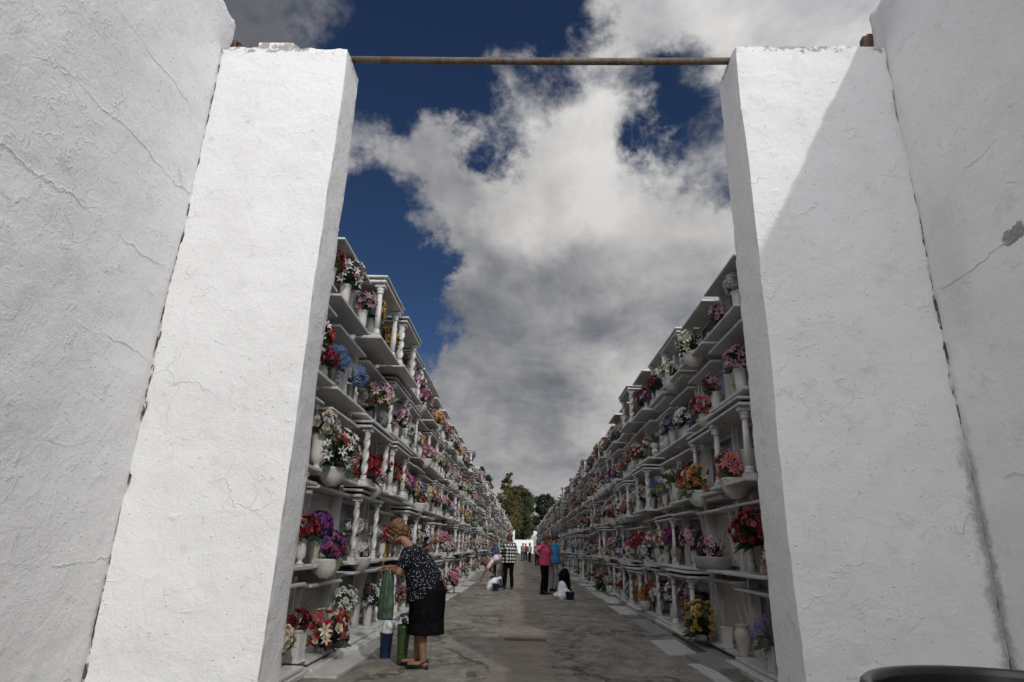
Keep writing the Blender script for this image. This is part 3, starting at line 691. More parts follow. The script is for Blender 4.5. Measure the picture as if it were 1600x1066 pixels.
for k in range(9):
    w2 = rnd.uniform(1.2, 2.2); a = rnd.uniform(.28, .42)
    slab([(-2.06, yy), (-2.06+a, yy+.02), (-2.06+a+.02, yy+w2), (-2.06, yy+w2)], rnd.uniform(.015, .04), rnd.choice(['marble_white', 'marble_white', 'marble_grey'])); yy += w2+rnd.uniform(.02, 1.4)
yy = 10.7
for k in range(10):
    w2 = rnd.uniform(1.2, 2.4); a = rnd.uniform(.26, .40)
    slab([(2.36, yy), (2.36-a, yy+.02), (2.36-a, yy+w2), (2.36, yy+w2)], rnd.uniform(.015, .05), rnd.choice(['marble_white', 'marble_white', 'marble_grey'])); yy += w2+rnd.uniform(.02, 1.2)
# drain grate across the middle of the lane
gr = MB()
gr.box((0.05, 9.57, 0.006), (0.60, 0.018, 0.012)); gr.box((0.05, 9.71, 0.006), (0.60, 0.018, 0.012))
for k in range(22): gr.box((-0.24+k*0.0277, 9.64, 0.005), (0.010, 0.125, 0.010))
gm = MB(); gm.box((0.05, 9.64, 0.0015), (0.58, 0.13, 0.003))
go = ob('drain_grate', gr.mesh('drain_grate', 'rusty_iron')); tag(go, 'narrow iron drain grate set across the middle of the lane', 'grate')
ob('drain_gap_shade', gm.mesh('drain_gap_shade', 'gap_shade'), go)  # flat near-black plate, shade under the bars painted as colour
# patches and cracks with an edge of their own in the asphalt
def patch(pts, z, mat):
    m = MB(); m.prism(pts, 0.0, z, 'z'); o = ob('asphalt_patch', m.mesh('asphalt_patch', mat), ground); return o
simple('cement_patch', (0.20, 0.19, 0.17), 0.9, 0.2, 0.3, 8, 0.01)
simple('wet_patch', (0.085, 0.072, 0.063), 0.7, 0.4, 0.3, 8, 0.006)
def blobpoly(cx, cy, rx, ry, n=22, seed=0, j=.25):
    n = 64; f = [(r2_, random.Random(seed*9+r2_).uniform(0, 6.28), j*1.1/r2_) for r2_ in (1, 2, 3, 5, 9, 14)]
    q = [1+sum(a*math.sin(m_*2*PI*k/n+p_) for m_, p_, a in f) for k in range(n)]; return [(cx+rx*math.cos(2*PI*k/n)*q[k], cy+ry*math.sin(2*PI*k/n)*q[k]) for k in range(n)]
patch(blobpoly(-0.50, 7.1, .05, .16, seed=1), .004, 'wet_patch')
patch(blobpoly(-1.45, 7.9, .25, .5, seed=3), .004, 'cement_patch'); patch(blobpoly(-1.35, 13, .2, .9, seed=4), .004, 'cement_patch')
patch(blobpoly(-1.5, 11.2, .22, .6, seed=5), .004, 'cement_patch')


# ------------------------------------------------------------------ flowers
def petal_geo(m, az, r0, L, wd, e0, e1, seg, cup, z0, mats, point=0.15, rr=None, jit=0.0):
    """one petal: a strip that leaves the centre at elevation e0 and curls to e1"""
    ca, sa = math.cos(az), math.sin(az); V = []; r = r0; z = z0
    for k in range(seg+1):
        t = k/seg; e = R(e0+(e1-e0)*t)
        w = wd*(math.sin(PI*(0.12+0.80*t)) if point < .5 else math.sin(PI*(0.10+0.88*t)))
        if k == seg: w *= point*3 if point < .5 else .15
        j = (rr.uniform(-jit, jit) if rr else 0)
        for s_, lift in ((-1, cup), (0, 0), (1, cup)):
            x, y = r, s_*w/2
            V.append((x*ca-y*sa, x*sa+y*ca, z+lift*w+j*(1 if s_ else -1)))
        r += L/seg*math.cos(e); z += L/seg*math.sin(e)
    F = []; M = []
    for k in range(seg):
        for q in (0, 1):
            F.append((k*3+q, k*3+q+1, k*3+q+4, k*3+q+3)); M.append(mats[0] if k == 0 else mats[1])
    m.add(V, F, M, True)
def bloom_mb(kind, lod):
    """unit-radius bloom facing +Z; material 0 = outer colour, 1 = inner colour, 2 = centre"""
    m = MB(); rr = random.Random(5)
    if kind == 'rose':
        lay = [[(5, .95, 12, 40, .95), (5, .75, 38, 75, .8), (4, .5, 62, 95, .6), (3, .32, 80, 100, .4)], [(5, .95, 15, 55, 1.0), (4, .62, 55, 92, .8)], [(4, 1.0, 15, 60, 1.1)]][lod]
        for i, (n, L, e0, e1, w) in enumerate(lay):
            for k in range(n): petal_geo(m, 2*PI*(k+.5*(i % 2))/n+i*.3, .04, L, w, e0, e1, [3, 2, 1][lod], .16, -.28+.05*i, (1 if i > 1 else 0, 0), .9)
        if lod < 2: m.lathe([(.05, -.35), (.22, -.28), (.2, .1), (.05, .3)], 6, mat=0)
    elif kind == 'lily':
        n = 6
        for k in range(n if lod < 2 else 5): petal_geo(m, 2*PI*k/n+(0.06 if k % 2 else 0), .03, 1.15, .42 if k % 2 else .36, 58, -14, [4, 3, 2][lod], .12, -.35, (1, 0), .12, rr, .015)
        if lod == 0:
            for k in range(5):
                a = 2*PI*k/5+.3; m.tube([(0, 0, -.3), (.22*math.cos(a), .22*math.sin(a), .35)], .018, 3, 2)
    elif kind == 'carnation':
        lay = [[(8, 1.0, 2, 25, .62), (7, .82, 25, 50, .55), (6, .6, 48, 75, .45), (4, .4, 72, 95, .4)], [(7, 1.0, 5, 30, .7), (5, .7, 40, 75, .6)], [(5, 1.0, 10, 45, .9)]][lod]
        for i, (n, L, e0, e1, w) in enumerate(lay):
            for k in range(n): petal_geo(m, 2*PI*(k+.5*(i % 2))/n+i*.4, .02, L*rr.uniform(.85, 1.1), w, e0, e1, [2, 2, 1][lod], .05, -.12+.04*i, (1 if i == 0 and lod == 0 else 0, 0), .95, rr, .07)
    elif kind == 'daisy':
        n = [13, 9, 6][lod]
        for k in range(n): petal_geo(m, 2*PI*k/n, .12, .9, .44, 12, -8, 2 if lod < 2 else 1, .03, 0, (0, 0), .6)
        m.lathe([(.26, -.02), (.27, .06), (.14, .13), (.02, .15)], 8 if lod == 0 else 5, mat=2)
    elif kind == 'hydrangea':
        nf = [26, 14, 8][lod]
        for i in range(nf):
            z = 1-1.25*(i+.5)/nf; a = i*2.399; s_ = math.sqrt(max(0, 1-z*z)); d = Vector((s_*math.cos(a), s_*math.sin(a), z*.85))
            T = facing(d*.72, d, .34 if lod < 2 else .5, a)
            f = MB()
            for k in range(4): petal_geo(f, PI/2*k, .02, .9, .85, 15, 0, 1, .05, 0, (0, 0), .8)
            m.merge(f, T, [0 if i % 3 else 1, 1, 1])
    elif kind == 'bud':
        m.lathe([(.1, -.6), (.38, -.3), (.42, .1), (.2, .55), (.03, .75)], 6)
    return m
_bm = {}
def bloomM(kind, lod):
    if (kind, lod) not in _bm: _bm[(kind, lod)] = bloom_mb(kind, lod)
    return _bm[(kind, lod)]
_bme = {}
def bloom_me(kind, c1, c2):
    k = (kind, c1, c2)
    if k not in _bme: _bme[k] = bloomM(kind, 0).mesh('bloom', [petal(c1), petal(c2), petal('gold')])
    return _bme[k]
def leaf_mb(lod=0):
    m = MB(); n = 3 if lod == 0 else 2; V = []
    for k in range(n+1):
        t = k/n; w = .17*math.sin(PI*min(1, .1+.9*t))+.01; z = -.28*t*t
        V += [(-w, t, z+.05*w/.17), (0, t, z), (w, t, z+.05*w/.17)]
    F = []
    for k in range(n):
        for q in (0, 1): F.append((k*3+q, k*3+q+1, k*3+q+4, k*3+q+3))
    return m.add(V, F, 0, True)
LEAF = [leaf_mb(0), leaf_mb(1)]
LEAFME = {k: LEAF[0].mesh('leaf', k) for k in ('leaf_green', 'leaf_light', 'leaf_teal')}
SIZE = dict(rose=.051, lily=.068, carnation=.044, daisy=.048, hydrangea=.075, foliage=.04)
def leaf_T(p, d, s, spin):
    """leaf at p pointing along d"""
    d = Vector(d).normalized(); q = d.to_track_quat('Y', 'Z')
    return Matrix.Translation(p) @ q.to_matrix().to_4x4() @ Matrix.Rotation(spin, 4, 'Y') @ Matrix.Scale(s, 4)
def bouquet_plan(kind, cols, Rb, seed, dense=1.0):
    """blooms and leaves around the origin (= rim of the pot); local +y faces the lane"""
    rr = random.Random(seed); out = []; leaves = []
    if kind == 'none': return out, leaves
    C = Vector((0, .10*Rb, Rb*.62))
    if kind == 'twigs':
        for k in range(22):
            a = rr.uniform(0, 2*PI); e = rr.uniform(.5, 1.35); d = Vector((math.cos(a)*math.cos(e), math.sin(a)*math.cos(e), math.sin(e)))
            out.append(('bud', rr.choice(cols), cols[0], d*Rb*rr.uniform(.5, 1.7), d, .018))
            leaves.append((d*Rb*.2, d, Rb*rr.uniform(.7, 1.4)))
        return out, leaves
    types = {'mixrose': ['rose', 'carnation', 'lily'], 'foliage': ['lily', 'carnation']}.get(kind, [kind])
    s0 = sum(SIZE[t] for t in types)/len(types)
    Rb *= 1.03; n = int(max(8, min(48, (Rb/s0)**2*2.1*dense)))
    for k in range(n):
        z = 1-1.6*(k+.5)/n; a = k*2.399+rr.uniform(-.4, .4); s_ = math.sqrt(max(0, 1-z*z))
        d = Vector((s_*math.cos(a), s_*math.sin(a), z))
        if d.y < -.45: d.y = -d.y*.6
        d.normalize(); q = rr.uniform(.78, 1.08)
        p = C+Vector((d.x*Rb, d.y*Rb*.85, d.z*Rb*.8))*q
        t = rr.choice(types); c1 = cols[0] if rr.random() < (.62 if len(cols) > 1 else 1) else rr.choice(cols)
        c2 = cols[-1] if t in ('lily',) else c1
        out.append((t, c1, c2, p, (d+Vector((0, .25, .1))).normalized(), SIZE[t]*rr.uniform(.8, 1.15)))
    for k in range(int(12+n*.9)):
        a = rr.uniform(0, 2*PI); e = rr.uniform(-.35, 1.2); d = Vector((math.cos(a)*math.cos(e), math.sin(a)*math.cos(e), math.sin(e)))
        if d.y < -.5: d.y *= -.5
        leaves.append((Vector((0, 0, Rb*.15))+d*Rb*rr.uniform(.05, .5), d, Rb*rr.uniform(.45, .85)))
    return out, leaves
POTS = {}
def pot_mb(kind):
    m = MB()
    if kind == 'urn':   m.lathe([(.15, 0), (.16, .04), (.10, .08), (.075, .14), (.10, .19), (.17, .26), (.20, .42), (.205, .80), (.225, .93), (.25, .97), (.25, 1.0), (.20, 1.0), (.18, .93)], 16)
    elif kind == 'bulb': m.lathe([(.18, 0), (.19, .05), (.11, .10), (.09, .16), (.20, .26), (.27, .38), (.27, .47), (.16, .58), (.15, .62), (.23, .70), (.27, .80), (.25, .90), (.28, .96), (.28, 1.0), (.2, 1.0)], 16)
    elif kind == 'amphora': m.lathe([(.17, 0), (.16, .04), (.22, .25), (.29, .55), (.30, .70), (.22, .86), (.20, .92), (.27, .99), (.27, 1.0), (.19, 1.0)], 16)
    elif kind == 'flute': m.lathe([(.19, 0), (.18, .03), (.20, .06), (.27, .97), (.28, 1.0), (.22, 1.0), (.20, .92)], 24, flute=.05, nfl=12)
    elif kind == 'metal': m.lathe([(.15, 0), (.15, .03), (.10, .05), (.17, .35), (.24, .97), (.26, 1.0), (.22, 1.0), (.20, .92)], 14)
    elif kind == 'glass': m.lathe([(.16, 0), (.17, .05), (.13, .3), (.19, .9), (.22, 1.0), (.18, 1.0)], 10, flute=.04, nfl=5)
    elif kind == 'bowl':
        m.lathe([(.25, 0), (.30, .05), (.55, .25), (.70, .55), (.74, .85), (.78, .92), (.78, 1.0), (.66, 1.0), (.6, .9)], 24, flute=.05, nfl=8)
    elif kind == 'tray': m.lathe([(1.6, 0), (1.7, .3), (1.75, .9), (1.7, 1.0), (1.5, 1.0), (1.4, .8)], 14)
    elif kind == 'box':
        m.bbox((0, 0, .03), (.62, .62, .06), .01); m.box((0, 0, .52), (.50, .50, .92), 0, None, 1.06)
        m.bbox((0, 0, .97), (.56, .56, .06), .01)
    return m
POTMAT = dict(urn='marble_pot', bulb='marble_pot', amphora='marble_cream', flute='marble_pot', metal='metal_pot', glass='metal_pot', bowl='marble_pot', tray='marble_grey', box='marble_pot')
for k in POTMAT: POTS[k] = (pot_mb(k), None)
POTME = {k: POTS[k][0].mesh('pot', POTMAT[k]) for k in POTMAT}
POTW = dict(urn='marble urn', bulb='double-bellied urn', amphora='cream vase', flute='fluted pot', metal='metal vase', glass='ribbed vase', bowl='shell bowl', tray='low tray', box='square pot')
NAME = dict(bowl='flower_bowl', box='flower_pot', tray='flower_tray', flute='flower_pot')
FW = dict(rose='roses', lily='lilies', carnation='carnations', daisy='daisies', hydrangea='hydrangeas', mixrose='mixed flowers', foliage='lilies and leaves', twigs='dry twigs')
HANDV = [
 ('L',1,6.80,'box',.3,'rose','darkred',.13),
 ('L',1,7.43,'tray',.06,'mixrose','red,cream',.27),
 ('L',1,8.38,'box',.34,'foliage','white,lime',.2),
 ('L',1,9.84,'flute',.28,'lily','silver,darkred',.2),
 ('L',2,6.62,'urn',.26,'rose','red,darkred',.17),
 ('L',2,7.01,'amphora',.3,'carnation','purple,magenta',.18),
 ('L',2,7.11,'bowl',.2,'carnation','magenta,purple',.2),
 ('L',2,8.60,'urn',.34,'carnation','white',.15),
 ('L',2,8.58,'bowl',.18,'carnation','white',.13),
 ('L',2,9.68,'urn',.3,'carnation','white',.13),
 ('L',2,10.41,'urn',.26,'rose','red,white',.16),
 ('L',2,14.23,'urn',.26,'lily','white',.3),
 ('L',2,17.68,'urn',.24,'carnation','pink,palepink',.26),
 ('L',2,19.98,'urn',.24,'rose','cream',.24),
 ('L',3,6.76,'urn',.38,'rose','white,cream',.2),
 ('L',3,6.97,'bowl',.2,'lily','white,red',.3),
 ('L',3,8.66,'tray',.1,'rose','red,darkred',.26),
 ('L',3,9.73,'urn',.34,'rose','coral,pink',.18),
 ('L',3,10.94,'urn',.3,'rose','coral,peach',.22),
 ('L',3,12.63,'box',.2,'rose','peach,cream',.22),
 ('L',3,13.38,'urn',.26,'carnation','blue,orange',.2),
 ('L',3,14.61,'urn',.26,'lily','cream,yellow',.22),
 ('L',4,6.57,'box',.16,'carnation','crimson',.15),
 ('L',4,6.91,'metal',.26,'hydrangea','blue',.17),
 ('L',4,7.72,'metal',.24,'hydrangea','blue',.17),
 ('L',4,9.12,'glass',.26,'lily','palepink,mauve',.28),
 ('L',4,10.68,'urn',.26,'lily','palepink,mauve',.24),
 ('L',4,11.66,'urn',.26,'rose','white',.18),
 ('L',5,6.39,'urn',.3,'rose','crimson,red',.16),
 ('L',5,6.98,'urn',.34,'lily','white,pink',.24),
 ('L',5,7.84,'urn',.34,'lily','mauve,white',.2),
 ('L',5,8.27,'urn',.38,'rose','yellow,redorange',.24),
 ('L',5,9.27,'urn',.34,'rose','yellow,redorange',.22),
 ('L',5,10.87,'urn',.34,'lily','white,crimson',.22),
 ('L',5,11.97,'urn',.34,'lily','white,pink',.24),
 ('L',5,12.21,'bowl',.2,'carnation','magenta,cream',.22),
 ('R',1,7.11,'box',.24,'hydrangea','violet',.2),
 ('R',1,8.08,'amphora',.34,'none','none',0),
 ('R',1,8.73,'box',.24,'none','none',0),
 ('R',1,9.35,'tray',.08,'rose','yellow',.3),
 ('R',1,10.43,'urn',.36,'lily','darkred,silver',.22),
 ('R',1,11.61,'urn',.34,'lily','white,darkred',.2),
 ('R',1,13.49,'metal',.28,'rose','orange',.18),
 ('R',1,14.66,'metal',.24,'rose','orange',.16),
 ('R',1,15.82,'box',.16,'carnation','silver',.18),
 ('R',1,19.91,'tray',.1,'mixrose','mauve,peach',.4),
 ('R',2,7.27,'metal',.3,'rose','red,pink',.3),
 ('R',2,8.99,'tray',.16,'lily','palepink,mauve',.2),
 ('R',2,12.10,'bulb',.3,'daisy','white,red',.22),
 ('R',2,13.28,'bulb',.3,'daisy','white,red',.2),
 ('R',2,14.55,'urn',.26,'rose','crimson,red',.24),
 ('R',3,7.34,'urn',.38,'none','none',0),
 ('R',3,7.50,'bowl',.24,'lily','coral,pink',.24),
 ('R',3,9.14,'bowl',.22,'mixrose','orange,cream',.26),
 ('R',3,10.99,'urn',.34,'twigs','tan',.22),
 ('R',3,12.16,'metal',.28,'hydrangea','blue,white',.22),
 ('R',3,13.42,'urn',.28,'lily','white,darkred',.22),
 ('R',4,7.37,'urn',.36,'lily','mauve,crimson',.2),
 ('R',4,8.41,'urn',.32,'lily','mauve,darkred',.17),
 ('R',4,8.62,'bowl',.16,'lily','coral,crimson',.2),
 ('R',4,10.15,'box',.2,'lily','white',.2),
 ('R',4,11.04,'flute',.26,'lily','violet,silver',.2),
 ('R',4,11.76,'bulb',.3,'none','none',0),
 ('R',4,12.60,'bulb',.28,'twigs','darkred',.18),
 ('R',5,7.22,'urn',.34,'hydrangea','white',.16),
 ('R',5,7.89,'metal',.2,'lily','mauve,darkred',.17),
 ('R',5,8.90,'bowl',.22,'lily','ivory',.26),
 ('R',5,10.37,'bowl',.22,'lily','ivory',.22),
 ('R',5,11.99,'box',.24,'rose','darkred,coral',.24),
 ('R',5,13.20,'box',.24,'rose','crimson,darkred',.24),
]
ORD = 'first second third fourth fifth sixth seventh eighth ninth tenth eleventh twelfth thirteenth fourteenth fifteenth sixteenth seventeenth eighteenth nineteenth twentieth'.split()
ROWW = ['bottom', 'second', 'third', 'fourth', 'top']
spots = []; taken = {}
def bay_of(side, row, y): return int((y-STARTY[side]-(0.42 if (side == 'L' and row < 4) else 0))//NW)
for side, row, y, pot, ph, fl, cols, Rb in HANDV:
    row -= 1; x = -2.27 if side == 'L' else 2.62; z = ROWZ[side][row]
    out = 0.0
    if pot == 'bowl': out = .12; z -= ph*.75
    if pot == 'tray' and row == 0: out = .10
    cl = [c for c in cols.split(',') if c != 'none']
    sg = 1 if side == 'L' else -1
    spots.append([y, side, row, x+sg*out, y, z, pot, ph, fl, cl, Rb, True]); taken.setdefault((side, row, bay_of(side, row, y)), 0); taken[(side, row, bay_of(side, row, y))] += 1
CW_ = [['white', 'pink'], ['white', 'palepink'], ['white', 'cream'], ['palepink', 'white'], ['pink', 'palepink'], ['white', 'silver'], ['darkred', 'white'], ['mauve', 'white'], ['pink', 'white'], ['white'], ['red', 'white'], ['palepink', 'pink'], ['darkred', 'red'], ['purple', 'white'], ['cream'], ['mauve', 'palepink'], ['coral', 'pink'], ['white', 'magenta'], ['yellow', 'white'],
       ['magenta', 'purple'], ['orange', 'yellow'], ['blue', 'white'], ['violet', 'white'], ['white', 'cream'], ['crimson', 'white'], ['ivory'], ['peach', 'coral'], ['palepink', 'white'], ['white', 'lime']]
FLW = ['rose', 'rose', 'lily', 'lily', 'carnation', 'carnation', 'daisy', 'hydrangea', 'mixrose', 'foliage']
POTR = ['urn', 'urn', 'urn', 'bulb', 'amphora', 'flute', 'metal', 'bowl', 'box', 'box', 'bowl', 'tray']
rv = random.Random(23)
for side in 'LR':
    for row in range(5):
        for bay in range(NB):
            have = taken.get((side, row, bay), 0)
            n = rv.choice([2, 3, 3, 4]) if bay > 3 else rv.choice([1, 2, 2])
            n = max(0, n-have)
            if bay <= 4 and have: n = n if rv.random() < .35 else 0
            if row == 0: n = min(n, 3)
            for k in range(n):
                pot = rv.choice(POTR); cl = rv.choice(CW_); fl = rv.choice(FLW)
                if pot == 'tray' and row: pot = 'urn'
                ph = {'tray': .07, 'box': rv.uniform(.16, .26), 'bowl': rv.uniform(.16, .22), 'flute': .26}.get(pot, rv.uniform(.24, .34))
                Rb = rv.uniform(.15, .23) if pot != 'tray' else rv.uniform(.2, .28)
                y = STARTY[side]+NW*(bay+(k+.5)/n*0.86+.07+rv.uniform(-.06, .06))+(0.42 if (side == 'L' and row < 4) else 0)
                sg = 1 if side == 'L' else -1; z = ROWZ[side][row]; out = rv.uniform(-.05, .03)
                if pot == 'bowl': out = .12; z -= ph*.75 if row else 0
                x = (-2.27 if side == 'L' else 2.62)+sg*out
                spots.append([y, side, row, x, y, z, pot, ph, fl, cl, Rb, False])
spots.sort(key=lambda s: s[0])
_bq = {}
def bouquet_meshes(kind, cols, Rb, var, lod):
    key = (kind, tuple(cols), round(Rb/.02), var, lod)
    if key not in _bq:
        bl, lv = bouquet_plan(kind, cols, round(Rb/.02)*.02, var*77+len(cols), 1.0 if lod == 1 else .7)
        mats = list(dict.fromkeys([c for b in bl for c in (b[1], b[2])]+['gold'])); mi = {c: i for i, c in enumerate(mats)}
        m = MB()
        for t, c1, c2, p, d, s in bl: m.merge(bloomM(t, lod), facing(p, d, s, p.x*50), [mi[c1], mi[c2], mi['gold']])
        f = MB()
        for p, d, L in lv[::1 if lod == 1 else 2]: f.merge(LEAF[1], leaf_T(p, d, L*(1 if lod == 1 else 1.3), p.x*40))
        _bq[key] = (m, mats, f, m.mesh('blooms', [petal(c) for c in mats]) if lod == 1 else None,
                    f.mesh('foliage', ['leaf_green', 'leaf_light', 'leaf_teal'][var % 3 if kind != 'twigs' else 1]) if lod == 1 else None)
    return _bq[key]
labels = set(); nthings = 0; stuffspots = []
MAXV = 296
for sp in spots:
    y, side, row, x, y, z, pot, ph, fl, cl, Rb, hand = sp
    if nthings >= MAXV: stuffspots.append(sp); continue
    nthings += 1
    bay = max(0, bay_of(side, row, y))
    root = ob(NAME.get(pot, 'flower_vase') if fl != 'none' else ('vase' if pot != 'box' else 'marble_pot'), None)
    T = TR((x, y, z), (-PI/2 if side == 'L' else PI/2)+rnd.uniform(-.25, .25)); root.matrix_basis = T
    cw = ' and '.join(CW.get(c, c) for c in cl[:2])
    head = f"{cw} {FW[fl]} in {POTW[pot]}" if fl != 'none' else f"empty {POTW[pot]}"
    lab = f"{head}, {ROWW[row]} row of {'left' if side == 'L' else 'right'} wall, {ORD[bay]} niche from gate"
    lab = lab.replace('shell bowl', 'bowl') if len(lab.split()) > 16 else lab
    if lab in labels:
        lab = lab.replace('in '+POTW[pot], 'in farther '+POTW[pot]).replace('shell bowl', 'bowl')
        if lab in labels: lab = lab.replace('farther', 'third')
    labels.add(lab); ws = lab.split()
    if len(ws) > 16: lab = lab.replace(' wall,', ',').replace('hydrangeas', 'hydrangeas')
    if len(lab.split()) > 16: lab = lab.replace(' from gate', '')
    tag(root, lab, 'flower vase' if fl != 'none' else 'vase', 'flower vases on the burial niches')
    po = ob('pot', POTME[pot], root, Matrix.Scale(ph, 4))
    if fl == 'none': continue
    top = Matrix.Translation((0, 0, ph*.97))
    lk_ = ['leaf_green', 'leaf_green', 'leaf_teal', 'leaf_light'][int(y*10) % 4]
    if y < 10.2:
        bl, lv = bouquet_plan(fl, cl, Rb, int(y*100))
        for t, c1, c2, p, d, s in bl: ob('bloom', bloom_me(t, c1, c2), root, top @ facing(p, d, s*rnd.uniform(.85, 1.2), p.x*50+p.z*20))
        for i, (p, d, L) in enumerate(lv):
            if i < 12: ob('leaf', LEAFME[lk_], root, top @ leaf_T(p, d, L, p.x*40))
        f = MB()
        for p, d, L in lv[12:]: f.merge(LEAF[0], leaf_T(p, d, L, p.x*40))
        for b in bl: f.tube([(0, 0, -.05), tuple(Vector(b[3])*.5+Vector((0, 0, .01))), tuple(b[3])], .0035, 4)
        tag(ob('foliage', f.mesh('foliage', lk_), root, top), kind='stuff')
    else:
        m, mats, f, bme, fme = bouquet_meshes(fl, cl, Rb, int(y*10) % 4, 1)
        tag(ob('blooms', bme, root, top), kind='stuff')
        tag(ob('foliage', fme, root, top), kind='stuff')
# the rest, down the lane: past counting
sm = MB(); smats = ['marble_pot', 'leaf_green']+list(PAL); si = {c: i for i, c in enumerate(smats)}
box_far = MB().lathe([(.15, 0), (.09, .12), (.2, .4), (.24, 1.0)], 6, smooth=True)
for y, side, row, x, y, z, pot, ph, fl, cl, Rb, hand in stuffspots:
    if fl == 'none': continue
    T = TR((x, y, z), (-PI/2 if side == 'L' else PI/2))
    m, mats, f, _, _ = bouquet_meshes(fl, cl, round(Rb/.06)*.06, int(y*10) % 2, 2)
    sm.merge(box_far, T @ Matrix.Scale(ph, 4), [0])
    T2 = T @ Matrix.Translation((0, 0, ph))
    sm.merge(m, T2, [si[c] for c in mats]); sm.merge(f, T2, [1])
o = ob('distant_flower_vases', sm.mesh('distant_flower_vases', [MATS[c] if c in MATS else petal(c) for c in smats])); tag(o, kind='stuff')

# ------------------------------------------------------------------ soft bodies: people, bags, statues
def cap(m, p0, r0, p1, r1, seg=12):
    p0 = Vector(p0); p1 = Vector(p1); d = p1-p0; L = d.length
    if L < 1e-6: d = Vector((0, 0, 1)); L = 1e-4
    prof = []
    for k in range(1, 5): a = -PI/2+PI/2*k/4; prof.append((r0*math.cos(a), r0*math.sin(a)))
    for k in range(0, 4): a = PI/2*k/4; prof.append((r1*math.cos(a), L+r1*math.sin(a)))
    m.lathe(prof, seg, T=facing(p0, d))
def ell(m, c, r, T=None, rx=0.0, rz=0.0, seg=16):
    prof = [(math.cos(-PI/2+PI*k/10), math.sin(-PI/2+PI*k/10)) for k in range(1, 10)]
    A = Matrix.Translation(c) @ Matrix.Rotation(rz, 4, 'Z') @ Matrix.Rotation(rx, 4, 'X') @ Matrix.Diagonal((*r, 1))
    m.lathe(prof, seg, T=(T @ A) if T is not None else A)
def loft(m, rings, seg=24, wob=0.0, nw=7, seed=0):
    """rings: (centre, half width, half depth, direction of the axis)"""
    V = []
    for k, (c, a, b, d) in enumerate(rings):
        c = Vector(c); d = Vector(d).normalized(); u = Vector((1, 0, 0)); u = (u-d*u.dot(d)).normalized(); v = d.cross(u)
        for i in range(seg):
            t = 2*PI*i/seg; w = 1+wob*(k/len(rings))*math.sin(nw*t+seed+k*.35)
            V.append(tuple(c+u*a*w*math.cos(t)+v*b*w*math.sin(t)))
    F = [(k*seg+i, k*seg+(i+1) % seg, (k+1)*seg+(i+1) % seg, (k+1)*seg+i) for k in range(len(rings)-1) for i in range(seg)]
    F.append(tuple(range(seg-1, -1, -1))); F.append(tuple((len(rings)-1)*seg+i for i in range(seg)))
    m.add(V, F, 0, True)
def skin(name, mb, mat, parent=None, voxel=.01, smooth=6, T=None, disp=None):
    me = mb.mesh('tmp', mat); o = bpy.data.objects.new('tmp', me); COL.objects.link(o)
    r = o.modifiers.new('r', 'REMESH'); r.mode = 'VOXEL'; r.voxel_size = voxel; r.use_smooth_shade = True
    if smooth: s = o.modifiers.new('s', 'SMOOTH'); s.iterations = smooth; s.factor = .5
    dg = bpy.context.evaluated_depsgraph_get(); dg.update()
    me2 = bpy.data.meshes.new_from_object(o.evaluated_get(dg)); me2.name = name
    bpy.data.objects.remove(o); bpy.data.meshes.remove(me)
    n = len(me2.vertices); co = np.empty(n*3); me2.vertices.foreach_get('co', co)
    if disp:
        amp, sc, sd = disp; co = co.reshape(-1, 3); no = np.empty(n*3); me2.vertices.foreach_get('normal', no); no = no.reshape(-1, 3)
        rg = np.random.RandomState(int(sd*7)+3); h = np.zeros(n)
        for q in range(14):
            k = rg.normal(size=3); k *= sc*(.6+.25*q)/np.linalg.norm(k); h += np.sin(co @ k+rg.uniform(0, 6.28)+.8*np.sin(co @ k[::-1]))/(1+.22*q)
        co += no*(amp*.32*h)[:, None]
        me2.vertices.foreach_set('co', co.ravel())
    me2.polygons.foreach_set('use_smooth', [True]*len(me2.polygons)); me2.update()
    return ob(name, me2, parent, T)
simple('skin', (0.36, 0.20, 0.135), 0.5, 0.4, 0.15, 30)
simple('skin_tan', (0.26, 0.135, 0.085), 0.5, 0.4, 0.15, 30)
simple('hair_ginger', (0.135, 0.068, 0.035), 0.6, 0.3, 0.65, 45, 0.008)
simple('hair_brown', (0.11, 0.05, 0.022), 0.55, 0.4, 0.5, 60, 0.004)
simple('hair_red', (0.075, 0.012, 0.014), 0.55, 0.4, 0.5, 60, 0.004)
simple('hair_dark', (0.025, 0.018, 0.015), 0.55, 0.4, 0.4, 60, 0.004)
simple('cloth_black', (0.0055, 0.0055, 0.0065), 0.95, 0.04, 0.4, 18, 0.01)
simple('cloth_navy', (0.02, 0.03, 0.09), 0.85, 0.2)
simple('cloth_pink', (0.48, 0.06, 0.15), 0.85, 0.2, 0.2, 10, 0.006)
simple('cloth_palepink', (0.66, 0.52, 0.54), 0.85, 0.2, 0.15, 10, 0.006)
simple('cloth_blue', (0.035, 0.16, 0.32), 0.85, 0.2, 0.2, 10, 0.006)
simple('cloth_grey', (0.24, 0.22, 0.21), 0.85, 0.2, 0.25, 10, 0.006)
simple('cloth_red', (0.25, 0.02, 0.02), 0.85, 0.2); simple('cloth_slate', (0.06, 0.09, 0.16), 0.85, 0.2)
simple('cloth_white', (0.42, 0.42, 0.41), 0.85, 0.2)
simple('shoe_black', (0.008, 0.008, 0.009), 0.16, 0.6); simple('eye_white', (0.5, 0.48, 0.45), 0.2); simple('steel', (0.5, 0.5, 0.5), 0.25, 0.5, metal=0.9)
simple('plastic_green', (0.045, 0.078, 0.048), 0.35, 0.5, 0.35, 14, 0.015); simple('plastic_blue', (0.012, 0.035, 0.085), 0.4, 0.5)
simple('plastic_white', (0.62, 0.64, 0.68), 0.35, 0.5, 0.12, 18, 0.02); simple('plastic_black', (0.012, 0.012, 0.013), 0.28, 0.5, 0.3, 30)
